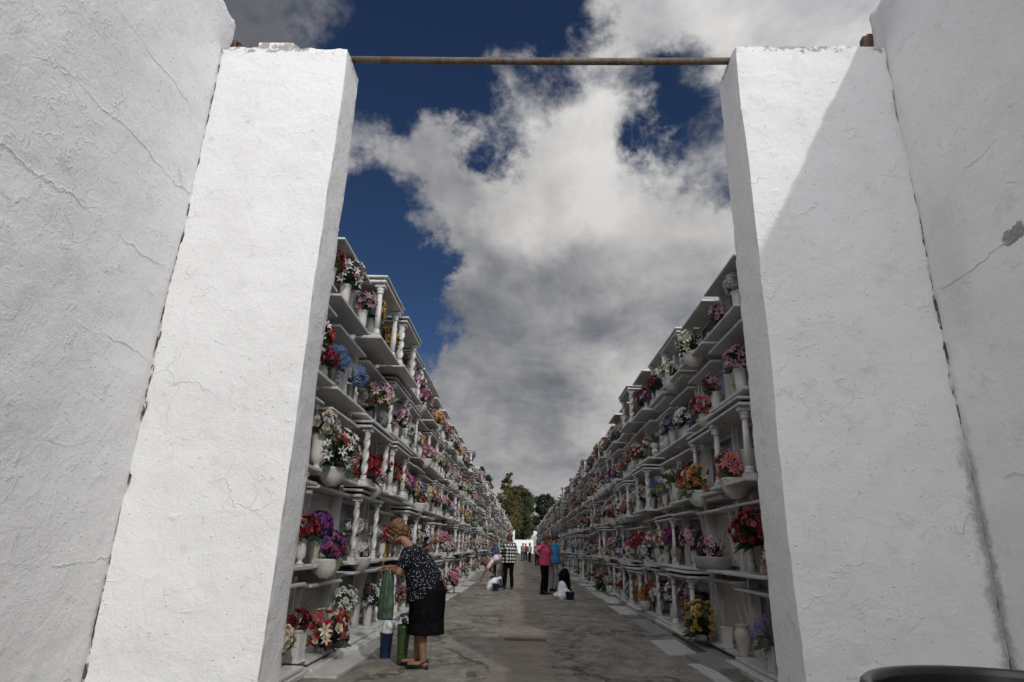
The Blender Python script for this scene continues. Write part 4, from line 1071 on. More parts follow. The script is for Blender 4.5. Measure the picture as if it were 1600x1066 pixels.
simple('bucket_dark', (0.012, 0.014, 0.03), 0.4, 0.5); simple('gold_metal', (0.45, 0.25, 0.06), 0.3, 0.5, metal=0.6); simple('wax', (0.66, 0.64, 0.60), 0.5)
simple('cellophane_green', (0.035, 0.062, 0.018), 0.25, 0.6, 0.5, 25, 0.01)
def print_mat():
    m, nt, b = pbr('cloth_dotted', (0.01, 0.01, 0.014), 0.9, 0.08)
    P = objco(nt); v = nt.nodes.new('ShaderNodeTexVoronoi'); v.inputs['Scale'].default_value = 64; v.inputs['Randomness'].default_value = .85
    mp = nt.nodes.new('ShaderNodeMapping'); mp.inputs['Scale'].default_value = (1, 1, .72); lk(nt, P, mp.inputs[0]); lk(nt, mp.outputs[0], v.inputs['Vector'])
    nz = fnoise(nt, P, 160, 2)
    sc = nt.nodes.new('ShaderNodeSeparateColor'); lk(nt, v.outputs['Color'], sc.inputs[0])
    k = mth(nt, 'MULTIPLY', mrange(nt, mth(nt, 'ADD', v.outputs['Distance'], mth(nt, 'MULTIPLY', nz, .12)), .25, .31, 1, 0), mrange(nt, sc.outputs[0], .08, .16))
    c = mixcol(nt, k, (0.008, 0.009, 0.015), mixcol(nt, sc.outputs[1], (0.42, 0.43, 0.42), (0.72, 0.72, 0.70)))
    lk(nt, c, b.inputs['Base Color']); bump(nt, b, fnoise(nt, P, 14, 4), .5, .02); MATS['cloth_dotted'] = m
    m, nt, b = pbr('cloth_plaid', (0.3, 0.3, 0.3), 0.85, 0.2)
    P = objco(nt); s = nt.nodes.new('ShaderNodeSeparateXYZ'); lk(nt, P, s.inputs[0])
    fx = mrange(nt, mth(nt, 'ABSOLUTE', mth(nt, 'SUBTRACT', mth(nt, 'FRACT', mth(nt, 'MULTIPLY', mth(nt, 'ADD', s.outputs[0], mth(nt, 'MULTIPLY', s.outputs[1], .6)), 11)), .5)), .22, .28, smooth=False)
    fz = mrange(nt, mth(nt, 'ABSOLUTE', mth(nt, 'SUBTRACT', mth(nt, 'FRACT', mth(nt, 'MULTIPLY', s.outputs[2], 10)), .5)), .22, .28, smooth=False)
    c = mixcol(nt, mth(nt, 'MULTIPLY', mth(nt, 'ADD', fx, fz), .5), (0.008, 0.008, 0.01), (0.60, 0.60, 0.59))
    c2 = mixcol(nt, mth(nt, 'MULTIPLY', fx, fz), mixcol(nt, mth(nt, 'MAXIMUM', fx, fz), (.006, .006, .008), (0.09, 0.09, 0.095)), (0.62, 0.62, 0.60))
    lk(nt, c2, b.inputs['Base Color']); MATS['cloth_plaid'] = m
print_mat()

def hand(m, w, d, nrm, curl=.5, side=1, sc=1.0):
    """palm with five fingers: w wrist, d along the hand, nrm palm normal (fingers curl towards it)"""
    w = Vector(w); d = Vector(d).normalized(); nrm = Vector(nrm); nrm = (nrm-d*nrm.dot(d)).normalized(); s = d.cross(nrm)*side
    A = Matrix(((s.x, d.x, nrm.x, w.x), (s.y, d.y, nrm.y, w.y), (s.z, d.z, nrm.z, w.z), (0, 0, 0, 1)))
    ell(m, (0, .045*sc, 0), (.040*sc, .055*sc, .016*sc), A)
    for k, (x, L) in enumerate(((-.030, .062), (-.010, .074), (.011, .080), (.031, .070))):
        p = Vector((x*sc, .085*sc, 0)); a = 0.0
        for j in range(3):
            a += curl*(.5+.4*j); q = p+Vector((0, math.cos(a), math.sin(a)))*L*sc*(.42 if j == 0 else .30)
            cap(m, A @ p, .0088*sc, A @ q, .0080*sc, 8); p = q
    p = Vector((.036*sc, .025*sc, .004*sc)); q = p+Vector((.026, .028, .018))*sc; cap(m, A @ p, .012*sc, A @ q, .0105*sc, 8)
    cap(m, A @ q, .0105*sc, A @ (q+Vector((.004, .026, .014))*sc), .009*sc, 8)
def head_geo(m, T):
    ell(m, (0, -.012, .030), (.074, .092, .085), T); ell(m, (0, .018, -.030), (.060, .072, .085), T); ell(m, (0, .045, -.095), (.034, .034, .026), T)
    ell(m, (0, .066, .022), (.050, .022, .012), T)
    for s in (-1, 1):
        ell(m, (s*.031, .055, -.040), (.026, .026, .030), T); ell(m, (s*.076, -.008, -.020), (.011, .022, .032), T); ell(m, (s*.052, .0, -.075), (.02, .045, .03), T)
    m2 = MB(); cap(m2, (0, .086, .006), .008, (0, .108, -.034), .014, 8); ell(m2, (0, .088, -.068), (.024, .010, .006)); ell(m2, (0, .086, -.079), (.020, .010, .006))
    m.merge(m2, T)
def person(label, T, J, wear, hairmat, hairkind='short', skinm='skin', vox=.010, extra=None, hs=1.0, cat='person', name='person', bulk=1.0):
    root = ob(name, None, None, T); tag(root, label, cat, None)
    HT = Matrix.Translation(J['head']) @ Matrix.Rotation(J.get('hyaw', 0), 4, 'Z') @ Matrix.Rotation(J.get('hroll', 0), 4, 'Y') @ Matrix.Rotation(-J.get('hpitch', 0), 4, 'X') @ Matrix.Scale(hs, 4)
    V3 = Vector
    b = MB(); head_geo(b, HT)
    neckdir = V3(J['head'])-V3(J['neck'])
    cap(b, V3(J['neck'])-neckdir*.1, .052, HT @ V3((0, -.02, -.04)), .048)
    ch, wa, pe, ne = V3(J['chest']), V3(J['waist']), V3(J['pelvis']), V3(J['neck'])
    tor = [(pe-(wa-pe).normalized()*.08, .13, .09, wa-pe), (pe, .155*bulk, .11*bulk, wa-pe), (wa, .14*bulk, .105*bulk, ch-pe), (ch, .155*bulk, .12*bulk, ne-wa), (ch.lerp(ne, .65), .13, .075, ne-ch), (ne, .055, .05, ne-ch)]
    loft(b, tor)
    for s in 'LR':
        sh, el, wr = V3(J['sh'+s]), V3(J['el'+s]), V3(J['wr'+s])
        cap(b, sh, .052, el, .038); cap(b, el, .040, wr, .024); cap(b, ch.lerp(ne, .5), .06, sh, .05)
        hd = V3(J['hd'+s]) if 'hd'+s in J else (wr-el)
        hand(b, wr, hd, J.get('hn'+s, (1 if s == 'L' else -1, 0, 0)), J.get('hc'+s, .45), 1 if s == 'R' else -1)
        hi, kn, an = V3(J['hip'+s]), V3(J['kn'+s]), V3(J['an'+s])
        cap(b, hi, .082*bulk, kn, .052); cap(b, kn, .052, kn.lerp(an, .35), .053); cap(b, kn.lerp(an, .35), .053, an, .032)
        td = V3(J['toe'+s])-an; td.z = 0; td.normalize(); foot = an.copy(); foot.z = an.z-.045
        cap(b, foot-td*.03, .030, foot+td*.11, .026); cap(b, foot+td*.10, .027, foot+td*.145, .020)
    body = skin('body', b, skinm, root, vox, 5)
    for s in (-1, 1):
        e = MB(); ell(e, (s*.031, .080, .000), (.013, .008, .008), HT); ob('eye', e.mesh('eye', 'eye_white'), root)
        e = MB(); ell(e, (s*.031, .087, .000), (.0055, .003, .006), HT); ob('iris', e.mesh('iris', 'hair_dark'), root)
    h = MB()
    if hairkind == 'short': ell(h, (0, -.025, .050), (.088, .098, .080), HT); ell(h, (0, -.070, -.005), (.078, .045, .075), HT); ell(h, (-.05, -.03, .01), (.04, .06, .06), HT); ell(h, (.05, -.03, .01), (.04, .06, .06), HT)
    elif hairkind == 'puffy':
        ell(h, (0, -.030, .060), (.098, .108, .085), HT); ell(h, (0, -.085, .005), (.085, .055, .085), HT); ell(h, (0, .045, .085), (.065, .045, .030), HT)
        for s in (-1, 1): ell(h, (s*.062, -.035, .01), (.036, .065, .070), HT)
    elif hairkind == 'bob':
        ell(h, (0, -.025, .050), (.092, .100, .082), HT); ell(h, (0, -.070, -.045), (.085, .050, .110), HT)
        for s in (-1, 1): ell(h, (s*.070, -.01, -.03), (.026, .050, .090), HT)
    skin('hair', h, hairmat, root, .006 if vox < .01 else .012, 2, disp=(.014, 55, 2.0))
    t = wear['top']; m = MB(); g = t.get('grow', 1.14); bg = bulk*g
    hem = t.get('hem', 0.10); ax = (pe-wa).normalized()
    rings = t.get('rings') or [(pe+ax*hem, .175*bg, .13*bg, wa-pe), (pe, .178*bg, .135*bg, wa-pe), (wa, .160*bg, .128*bg, ch-pe), (ch, .168*bg, .138*bg, ne-wa), (ch.lerp(ne, .62), .145, .092, ne-ch), (ch.lerp(ne, .93), .07, .062, ne-ch)]
    loft(m, rings, 28)
    for s in 'LR':
        sh, el, wr = V3(J['sh'+s]), V3(J['el'+s]), V3(J['wr'+s])
        cap(m, ch.lerp(ne, .45), .082, sh, .066)
        if t.get('sleeve', 'short') == 'long': cap(m, sh, .066, el, .052); cap(m, el, .052, el.lerp(wr, .93), .036)
        else: cap(m, sh, .067, sh.lerp(el, .62), .060)
    skin(t.get('name', 'shirt'), m, t['mat'], root, max(vox*1.2, .01), 4, disp=(.012, 9, 1.0))
    if 'skirt' in wear:
        m = MB(); loft(m, wear['skirt'], 36, .035, 8); skin('skirt', m, 'cloth_black', root, vox, 2, disp=(.012, 7, 3.0))
    if 'trousers' in wear:
        m = MB(); loft(m, [(pe-ax*.06, .15*bulk, .12*bulk, wa-pe), (pe, .168*bulk, .135*bulk, wa-pe), (pe+ax*.09, .165*bulk, .13*bulk, (0, 0, 1))])
        for s in 'LR':
            hi, kn, an = V3(J['hip'+s]), V3(J['kn'+s]), V3(J['an'+s])
            cap(m, hi, .095*bulk, kn, .072); cap(m, kn, .072, an+V3((0, 0, .02)), .056)
        skin('trousers', m, wear['trousers'], root, vox*1.3, 4, disp=(.012, 8, 5.0))
    for s in 'LR':
        an = V3(J['an'+s]); td = V3(J['toe'+s])-an; td.z = 0; td.normalize(); m = MB()
        if wear.get('shoe') == 'slingback':
            z = an.z-.045
            fr = []
            for t_, w_, h_ in ((-.055, .022, .012), (-.02, .028, .012), (.04, .034, .014), (.09, .040, .022), (.13, .034, .020), (.165, .020, .012), (.185, .006, .006)):
                fr.append((an+td*t_+V3((0, 0, -.085+h_*.9+(.022 if t_ < 0 else .012 if t_ < .05 else 0))), w_, h_, td))
            V = []
            seg = 14
            for c, a, h_, d in fr:
                u = V3((0, 0, 1)).cross(td).normalized()
                for i in range(seg): t2 = 2*PI*i/seg; V.append(tuple(c+u*a*math.cos(t2)+V3((0, 0, 1))*h_*math.sin(t2)))
            F = [(k*seg+i, k*seg+(i+1) % seg, (k+1)*seg+(i+1) % seg, (k+1)*seg+i) for k in range(len(fr)-1) for i in range(seg)]+[tuple(range(seg)), tuple((len(fr)-1)*seg+i for i in range(seg))]
            m.add(V, F, 0, True)
            cap(m, an+td*-.045+V3((0, 0, -.075)), .022, an+td*-.048+V3((0, 0, -.083)), .019)
            m.tube([an+td*.03+V3((0, 0, -.055)), an+td*-.02+V3((0, 0, -.035)), an+td*-.062+V3((0, 0, -.03))], .006, 6)
            so = ob('shoe', m.mesh('shoe', 'shoe_black'), root)
            u = V3((0, 0, 1)).cross(td).normalized(); q = MB()
            for sg_ in (-1, 1):
                pts = [an+td*.03+u*sg_*.036+V3((0, 0, -.050)), an+td*-.02+u*sg_*.036+V3((0, 0, -.022)), an+td*-.058+u*sg_*.015+V3((0, 0, -.012))]
                q.tube(pts, .006, 6)
            ob('strap', q.mesh('strap', 'shoe_black'), so)
            for k in range(3):
                q = MB(); ell(q, an+td*(.012-.022*k)+u*-.041+V3((0, 0, -.040+.010*k)), (.005, .005, .005), seg=8); ob('stud', q.mesh('stud', 'steel'), so)
        else:
            z = an.z-.05; f = an.copy(); f.z = z
            cap(m, f-td*.035, .040, f+td*.08, .036); cap(m, f+td*.07, .037, f+td*.16, .028); m.box((0, 0, 0), (.001, .001, .001), T=Matrix.Translation(f))
            skin('shoe', m, wear.get('shoemat', 'shoe_black'), root, .009, 2)
    return root, HT
def stand(h=1.0, **kw):
    """relaxed standing joints for a 1.6 m figure, facing local +y"""
    J = dict(pelvis=(0, 0, .88), waist=(0, .005, 1.02), chest=(0, .01, 1.18), neck=(0, -.005, 1.36), head=(0, .03, 1.50),
             shL=(-.165, -.005, 1.30), elL=(-.21, -.02, 1.04), wrL=(-.20, .05, .82), shR=(.165, -.005, 1.30), elR=(.21, -.02, 1.04), wrR=(.20, .05, .82),
             hipL=(-.085, 0, .84), knL=(-.095, .02, .46), anL=(-.10, 0, .10), toeL=(-.12, .2, 0), hipR=(.085, 0, .84), knR=(.095, .02, .46), anR=(.10, 0, .10), toeR=(.12, .2, 0))
    J.update(kw)
    return {k: (tuple(c*h for c in v) if isinstance(v, tuple) and not k.startswith(('hn', 'hd')) else v) for k, v in J.items()}

# the old woman in the foreground, bending over the second shelf; local +y = towards the left wall
WT = TR((-1.07, 7.30, 0), PI/2)
JW = dict(pelvis=(0, -.03, .80), waist=(0, .04, .95), chest=(0, .13, 1.09), neck=(0, .24, 1.245), head=(0, .375, 1.365), hpitch=R(30), hyaw=R(-6),
          shL=(-.19, .20, 1.16), elL=(-.24, .27, .955), wrL=(-.10, .385, .975), hdL=(.55, .8, -.05), hnL=(.3, 0, -1), hcL=.75,
          shR=(.19, .22, 1.16), elR=(.21, .34, .97), wrR=(.05, .43, 1.0), hdR=(-.5, .8, -.1), hnR=(-.3, 0, -1), hcR=.75,
          hipL=(-.085, -.03, .76), knL=(-.07, .0, .42), anL=(-.07, -.03, .095), toeL=(-.06, .2, 0), hipR=(.085, -.03, .76), knR=(.08, .05, .42), anR=(.08, .06, .095), toeR=(.10, .28, 0))
blr = [((0, .01, .69), .225, .205, (0, .33, .94)), ((0, -.0, .80), .222, .205, (0, .12, .99)), ((0, .045, .94), .215, .195, (0, .25, 1)), ((0, .12, 1.07), .205, .16, (0, .5, 1)), ((0, .17, 1.16), .175, .115, (0, .7, 1)), ((0, .235, 1.225), .08, .07, (0, .8, 1))]
skr = [((0, -.02, .88), .17, .16, (0, 0, 1)), ((0, -.03, .78), .205, .195, (0, 0, 1)), ((0, -.03, .60), .205, .19, (0, 0, 1)), ((0, -.035, .45), .205, .19, (0, 0, 1)), ((0, -.035, .335), .215, .197, (0, 0, 1))]
wroot, wHT = person('elderly woman in dark dotted blouse and black skirt bending over the flowers', WT, JW,
       dict(top=dict(mat='cloth_dotted', name='blouse', rings=blr), skirt=skr, shoe='slingback'), 'hair_ginger', 'puffy', 'skin_tan', .008)
q = MB(); ell(q, (-.085, -.002, -.045), (.008, .008, .008), wHT); ob('earring', q.mesh('earring', 'steel'), wroot)
# her green carrier bag
m = MB(); loft(m, [((0, 0, .0), .075, .030, (0, 0, 1)), ((0, 0, .02), .088, .042, (0, 0, 1)), ((0, 0, .12), .084, .042, (0, 0, 1)), ((.0, 0, .26), .078, .036, (0, 0, 1)), ((.0, 0, .38), .070, .028, (0, 0, 1)), ((0, 0, .46), .055, .022, (0, 0, 1)), ((0, 0, .50), .03, .015, (0, 0, 1))], 60, .16, 11)
bag = skin('carrier_bag', m, 'plastic_green', None, .005, 1, TR((-1.465, 7.16, .475), R(-8)), disp=(.005, 16, 4.0)); tag(bag, 'translucent green plastic carrier bag hanging from the hands of the woman in the dotted blouse', 'bag')
# bucket, wrapped flowers on the ground beside her
def bucket(name, r, h, mat, loc, label, cat='bucket', handle=True, wall=.006):
    root = ob(name, None, None, TR(loc)); tag(root, label, cat)
    m = MB(); m.lathe([(r*.76, 0), (r*.8, .005), (r*.97, h*.93), (r*1.06, h*.94), (r*1.06, h), (r*.98, h), (r*.95, h*.95), (r*.74, .02)], 28)
    ob('shell', m.mesh('shell', mat), root)
    if handle:
        m = MB(); m.tube([(r*1.04*math.cos(a), -.01-abs(math.sin(a))*r*.3, h*.93-math.sin(a)*r*.5) for a in [PI*k/10 for k in range(11)]], .003, 6); ob('handle', m.mesh('handle', 'steel'), root)
    return root
bk = bucket('bucket', .075, .27, 'plastic_blue', (-1.56, 7.82, 0), 'small blue plastic bucket on the ground at the feet of the bending woman')
m = MB(); loft(m, [((0, 0, 0), .05, .05, (0, 0, 1)), ((0, 0, .05), .066, .062, (0, 0, 1)), ((.01, 0, .10), .060, .05, (0, 0, 1)), ((0, 0, .14), .03, .03, (0, 0, 1))], 20, .2, 5)
tag(skin('plastic_wrapper', m, 'plastic_white', None, .008, 1, TR((-1.56, 7.82, .235)), disp=(.03, 18, 4.0)), 'crumpled clear wrapping stuffed into the small blue bucket', 'wrapper')
fr = ob('wrapped_flowers', None, None, TR((-1.30, 7.45, 0))); tag(fr, 'tall green wrapped bunch of grey and dark red flowers standing behind her shoes', 'flowers')
m = MB(); m.lathe([(.045, 0), (.052, .02), (.058, .18), (.072, .37), (.078, .40), (.070, .39), (.05, .2)], 22, flute=.06, nfl=7); ob('wrapper', m.mesh('wrapper', 'cellophane_green'), fr)
bl, lv = bouquet_plan('carnation', ['silver', 'white', 'darkred'], .085, 9, 1.2)
for t_, c1, c2, p, d, s in bl: ob('bloom', bloom_me('carnation', c1, c1), fr, Matrix.Translation((0, 0, .39)) @ facing(p, d, s*.8))
for i, (p, d, L) in enumerate(lv[:14]): ob('leaf', LEAFME['leaf_green'], fr, Matrix.Translation((0, 0, .38)) @ leaf_T(p, d, L, i))

# people further down the lane
J = stand(1.0, head=(.0, .045, 1.485), hpitch=R(18), hyaw=R(20), elL=(-.24, .06, 1.06), wrL=(-.12, .24, 1.08), hnL=(0, 0, -1), elR=(.23, -.02, 1.05), wrR=(.17, .16, .96), anL=(-.10, .05, .10), anR=(.11, -.03, .10))
person('person in black and white checked shirt and black trousers, seen from behind', TR((-.45, 20.5, 0), R(14)), J,
       dict(top=dict(mat='cloth_plaid', sleeve='long', hem=.12, grow=1.22), trousers='cloth_black'), 'hair_red', 'short', 'skin_tan', .012, bulk=1.12)
J = stand(1.0, pelvis=(0, -.18, .80), waist=(0, -.05, .86), chest=(0, .12, .84), neck=(0, .30, .76), head=(0, .43, .69), hpitch=R(55),
          shL=(-.16, .22, .76), elL=(-.20, .40, .50), wrL=(-.14, .52, .28), hdL=(0, .4, -1), hnL=(1, 0, 0), shR=(.16, .24, .76), elR=(.22, .34, .50), wrR=(.12, .20, .44), hdR=(-.3, -.2, -.6),
          hipL=(-.085, -.16, .76), knL=(-.10, -.02, .44), anL=(-.12, -.12, .10), toeL=(-.14, .2, 0), hipR=(.085, -.16, .76), knR=(.10, -.04, .44), anR=(.12, -.16, .10), toeR=(.14, .2, 0))
person('person in pale pink shirt stooping to the ground beside the left niches', TR((-.78, 21.3, 0), PI/2-R(8)), J,
       dict(top=dict(mat='cloth_palepink', sleeve='short', hem=.05), trousers='cloth_grey'), 'hair_brown', 'bob', 'skin_tan', .012)
J = stand(1.0, head=(.02, .085, 1.485), neck=(0, .03, 1.35), chest=(0, .02, 1.18), hpitch=R(26), hyaw=R(10), shL=(-.17, .02, 1.29), elL=(-.13, .16, 1.07), wrL=(-.03, .20, 1.28), hdL=(.2, .0, 1), hnL=(0, -1, 0), hcL=.8,
          shR=(.17, .0, 1.29), elR=(.37, -.12, 1.16), wrR=(.20, -.02, 1.00), hdR=(-.7, .5, -.3), hnR=(-1, 0, 0), hcR=.3, anL=(-.08, .02, .10), anR=(.09, -.02, .10))
pk, _ = person('woman in bright pink shirt and black trousers, one hand to her face', TR((.60, 18.6, 0), R(-118)), J,
       dict(top=dict(mat='cloth_pink', sleeve='short', hem=.10, grow=1.2), trousers='cloth_black'), 'hair_brown', 'puffy', 'skin_tan', .012, bulk=1.05)
J = stand(1.02, hpitch=R(20), elL=(-.22, .08, 1.06), wrL=(-.14, .28, 1.02), elR=(.22, .06, 1.06), wrR=(.16, .27, 1.05), hnL=(0, 0, -1), hnR=(0, 0, -1), head=(0, .06, 1.49))
person('man in blue T-shirt and grey trousers facing the right niches', TR((.92, 19.9, 0), R(-55)), J,
       dict(top=dict(mat='cloth_blue', sleeve='short', hem=.10, grow=1.2), trousers='cloth_grey'), 'hair_dark', 'short', 'skin_tan', .012, bulk=1.05)
# more visitors, far off
far = [(-.05, 62, 'cloth_grey', 'a grey jacket', 150), (.22, 66, 'cloth_red', 'a dark red top', 10), (.55, 58, 'cloth_white', 'a white top', -60), (1.25, 52, 'cloth_navy', 'a navy blue top', 80), (1.0, 47, 'cloth_slate', 'a slate blue shirt', 30),
       (1.75, 50, 'cloth_red', 'a red shirt by the right niches', -90), (.75, 74, 'cloth_black', 'black', 40), (-1.15, 27, 'cloth_slate', 'a slate blue jacket beside the left niches', 95)]
J = stand(1.0, wrL=(-.16, .2, .95), hnL=(0, 0, -1))
for i, (x, y, mt, ds, a) in enumerate(far):
    person(f'small distant figure in {ds}, far down the lane', TR((x, y, 0), R(a)), J, dict(top=dict(mat=mt, sleeve='long' if i % 2 else 'short', grow=1.2), trousers='cloth_black' if i % 3 else 'cloth_slate', shoemat='cloth_black'),
           ['hair_dark', 'hair_brown', 'hair_red'][i % 3], 'short', 'skin_tan', .022)
# bags and buckets on the ground in the lane
m = MB(); loft(m, [((0, 0, 0), .16, .13, (0, 0, 1)), ((0, 0, .08), .20, .16, (0, 0, 1)), ((.02, 0, .20), .17, .14, (0, 0, 1)), ((.04, 0, .29), .11, .09, (0, 0, 1)), ((.08, 0, .36), .05, .04, (0, 0, 1))], 24, .12, 5)
cap(m, (.10, 0, .26), .07, (.26, 0, .34), .05)
tag(skin('carrier_bag', m, 'plastic_white', None, .012, 1, TR((-.93, 20.0, 0)), disp=(.05, 9, 2.0)), 'puffed white plastic bag on the ground between the stooping and the checked-shirt person', 'bag')
bucket('bucket', .11, .20, 'plastic_blue', (-.80, 19.72, 0), 'dark blue bucket standing just in front of the puffed white plastic bag')
m = MB(); loft(m, [((0, 0, 0), .22, .17, (0, 0, 1)), ((0, 0, .07), .26, .20, (0, 0, 1)), ((-.02, 0, .18), .20, .16, (0, 0, 1)), ((-.03, 0, .28), .12, .09, (0, 0, 1)), ((-.06, 0, .40), .04, .03, (0, 0, 1))], 24, .15, 5)
tag(skin('carrier_bag', m, 'plastic_white', None, .012, 1, TR((1.08, 17.5, 0)), disp=(.05, 9, 7.0)), 'slumped white plastic bag on the ground near the right niches', 'bag')
bucket('bucket', .12, .19, 'bucket_dark', (1.22, 17.15, 0), 'black bucket standing in front of the slumped white bag')
tr = ob('shopping_trolley', None, None, TR((1.22, 19.4, 0), R(20))); tag(tr, 'tall black shopping trolley bag standing behind the slumped white bag', 'trolley')
m = MB(); loft(m, [((0, 0, .08), .15, .11, (0, 0, 1)), ((0, 0, .12), .165, .125, (0, 0, 1)), ((0, 0, .55), .165, .125, (0, 0, 1)), ((0, 0, .66), .13, .10, (0, 0, 1)), ((0, 0, .70), .05, .04, (0, 0, 1))]); skin('bag_body', m, 'cloth_black', tr, .014, 2, disp=(.03, 8, 1.0))
m = MB(); m.tube([(-.10, -.13, .1), (-.10, -.15, .85), (-.08, -.17, .92), (.08, -.17, .92), (.10, -.15, .85), (.10, -.13, .1)], .009, 8); ob('handle', m.mesh('handle', 'metal_black'), tr)
for s in (-1, 1):
    m = MB(); m.lathe([(.03, -.012), (.07, -.012), (.075, 0), (.07, .012), (.03, .012)], 18, T=Matrix.Translation((s*.14, -.13, .075)) @ Matrix.Rotation(PI/2, 4, 'Y')); ob('wheel', m.mesh('wheel', 'metal_black'), tr)
# litter bin close to the camera
bn = ob('litter_bin', None, None, TR((1.205, 1.575, 0.02))); tag(bn, 'round black plastic litter bin, only its rim showing in the bottom right corner', 'bin')
m = MB(); m.lathe([(.30, 0), (.312, .01), (.378, .90), (.382, .905), (.368, .905), (.30, .03)], 64); ob('shell', m.mesh('shell', 'plastic_black'), bn)
m = MB(); m.lathe([(.378, .885), (.394, .887), (.400, .900), (.401, .925), (.397, .940), (.388, .947), (.376, .946), (.368, .938), (.366, .90)], 96, cap=False); ob('rim', m.mesh('rim', 'plastic_black'), bn)
m = MB(); m.lathe([(.001, .55), (.32, .55)], 40, cap=False); m.lathe([(.36, .93), (.32, .55)], 40, cap=False); ob('bin_liner', m.mesh('bin_liner', 'plastic_black'), bn)

# ------------------------------------------------------------------ statuettes, candle, stand
def statuette(kind, h, mat, side, row, y, label, out=0.0):
    sg = 1 if side == 'L' else -1; x = (-2.33 if side == 'L' else 2.68)+sg*out; z = ROWZ[side][row-1]
    T = TR((x, y, z), -PI/2 if side == 'L' else PI/2)
    root = ob('statuette' if kind != 'cross' else 'stone_cross', None, None, T); tag(root, label, 'statuette' if kind != 'cross' else 'cross')
    m = MB()
    if kind == 'cross':
        m.bbox((0, 0, h*.06), (h*.34, h*.22, h*.12), .006); m.bbox((0, 0, h*.55), (h*.12, h*.07, h*.88), .006); m.bbox((0, .002, h*.70), (h*.52, h*.066, h*.12), .006)
        ob('cross', m.mesh('cross', mat), root); return root
    m.box((0, 0, .02*h), (.34*h, .30*h, .05*h)); 
    f = MB()
    loft(f, [((0, 0, .04*h), .15*h, .12*h, (0, 0, 1)), ((0, 0, .30*h), .12*h, .10*h, (0, 0, 1)), ((0, 0, .55*h), .105*h, .085*h, (0, 0, 1)), ((0, 0, .74*h), .12*h, .075*h, (0, 0, 1)), ((0, 0, .82*h), .05*h, .04*h, (0, 0, 1))], 24, .08, 9)
    ell(f, (0, .01*h, .90*h), (.060*h, .062*h, .078*h)); ell(f, (0, -.025*h, .90*h), (.078*h, .06*h, .10*h)); loft(f, [((0, -.05*h, .5*h), .13*h, .05*h, (0, 0, 1)), ((0, -.03*h, .85*h), .08*h, .05*h, (0, 0, 1))])
    for s in (-1, 1): cap(f, (s*.11*h, 0, .72*h), .035*h, (s*.09*h, .09*h, .56*h), .03*h); cap(f, (s*.09*h, .09*h, .56*h), .028*h, (s*.01*h, .13*h, .68*h), .02*h)
    skin('figure', f, mat, root, .012*h/.3, 2, disp=(.006, 60, 1))
    ob('base', m.mesh('base', mat), root)
    if kind == 'angel':
        for s in (-1, 1):
            w = MB()
            for k in range(6):
                a = R(62-k*24); L = h*(.50-.045*k); w.add([(s*.04*h, -.08*h-.004*k, .70*h), (s*(.04*h+.045*h*math.sin(a)), -.10*h-.004*k, .70*h+.05*h), (s*(.04*h+L*math.cos(a)*.75), -.12*h-.004*k, .70*h+L*math.sin(a)*.8), (s*(.10*h+L*math.cos(a)*.6), -.10*h-.004*k, .62*h+L*math.sin(a)*.55)], [(0, 1, 2, 3), (3, 2, 1, 0)])
            w2 = MB(); loft(w2, [((s*.05*h, -.09*h, .60*h), .02*h, .03*h, (s*.5, 0, 1)), ((s*.14*h, -.11*h, .78*h), .055*h, .022*h, (s*.3, 0, 1)), ((s*.20*h, -.12*h, 1.02*h), .03*h, .012*h, (s*.1, 0, 1))], 16)
            ob('wing', w2.mesh('wing', mat), root)
    return root
statuette('madonna', .30, 'statue_stone', 'L', 2, 7.35, 'small white madonna statuette behind the purple carnations, near the left pillar')
statuette('angel', .34, 'statue_stone', 'L', 4, 8.15, 'white winged angel statuette beside the blue hydrangeas on the left wall')
statuette('angel', .38, 'statue_stone', 'R', 2, 7.75, 'white winged angel statuette left of the big red roses on the right wall')
statuette('madonna', .27, 'statue_cream', 'R', 2, 9.35, 'cream madonna statuette behind the pale pink lilies on the right wall', -.04)
statuette('figure', .44, 'statue_cream', 'R', 4, 7.75, 'cream robed figure beside the mauve lilies on the right wall')
statuette('figure', .42, 'bronze', 'R', 5, 7.45, 'bronze robed figure in the top right niche next to the pillar')
statuette('cross', .34, 'statue_stone', 'R', 5, 8.75, 'plain white stone cross behind the ivory lilies in the top row')
statuette('madonna', .30, 'statue_cream', 'R', 3, 12.7, 'cream madonna statuette by the blue and white hydrangeas on the right wall')
# scrolled white memorial plaques standing on the shelves, near left
def plaque(side, row, y, w, h, mat, label, lines=4):
    sg = 1 if side == 'L' else -1; T = TR(((-2.36 if side == 'L' else 2.71), y, ROWZ[side][row-1]), -PI/2 if side == 'L' else PI/2) @ Matrix.Rotation(R(10), 4, 'X')
    root = ob('memorial_plaque', None, None, T); tag(root, label, 'plaque')
    m = MB(); m.bbox((0, 0, h/2), (w, .022, h), .006); ob('plate', m.mesh('plate', mat), root)
    q = MB(); squiggles(q, -w*.4, w*.4, h*.15, h*.85, .0125, lines, int(y*10), 0); ob('inscription', q.mesh('inscription', 'letters'), root)
plaque('L', 4, 7.05, .26, .26, 'marble_white', 'white marble plaque standing behind the nearer blue hydrangeas')
plaque('L', 4, 6.75, .20, .20, 'marble_white', 'small white marble plaque beside the crimson carnations on the left wall')
plaque('R', 4, 8.75, .34, .34, 'marble_white', 'white plaque with dark script behind the coral lilies on the right wall', 3)
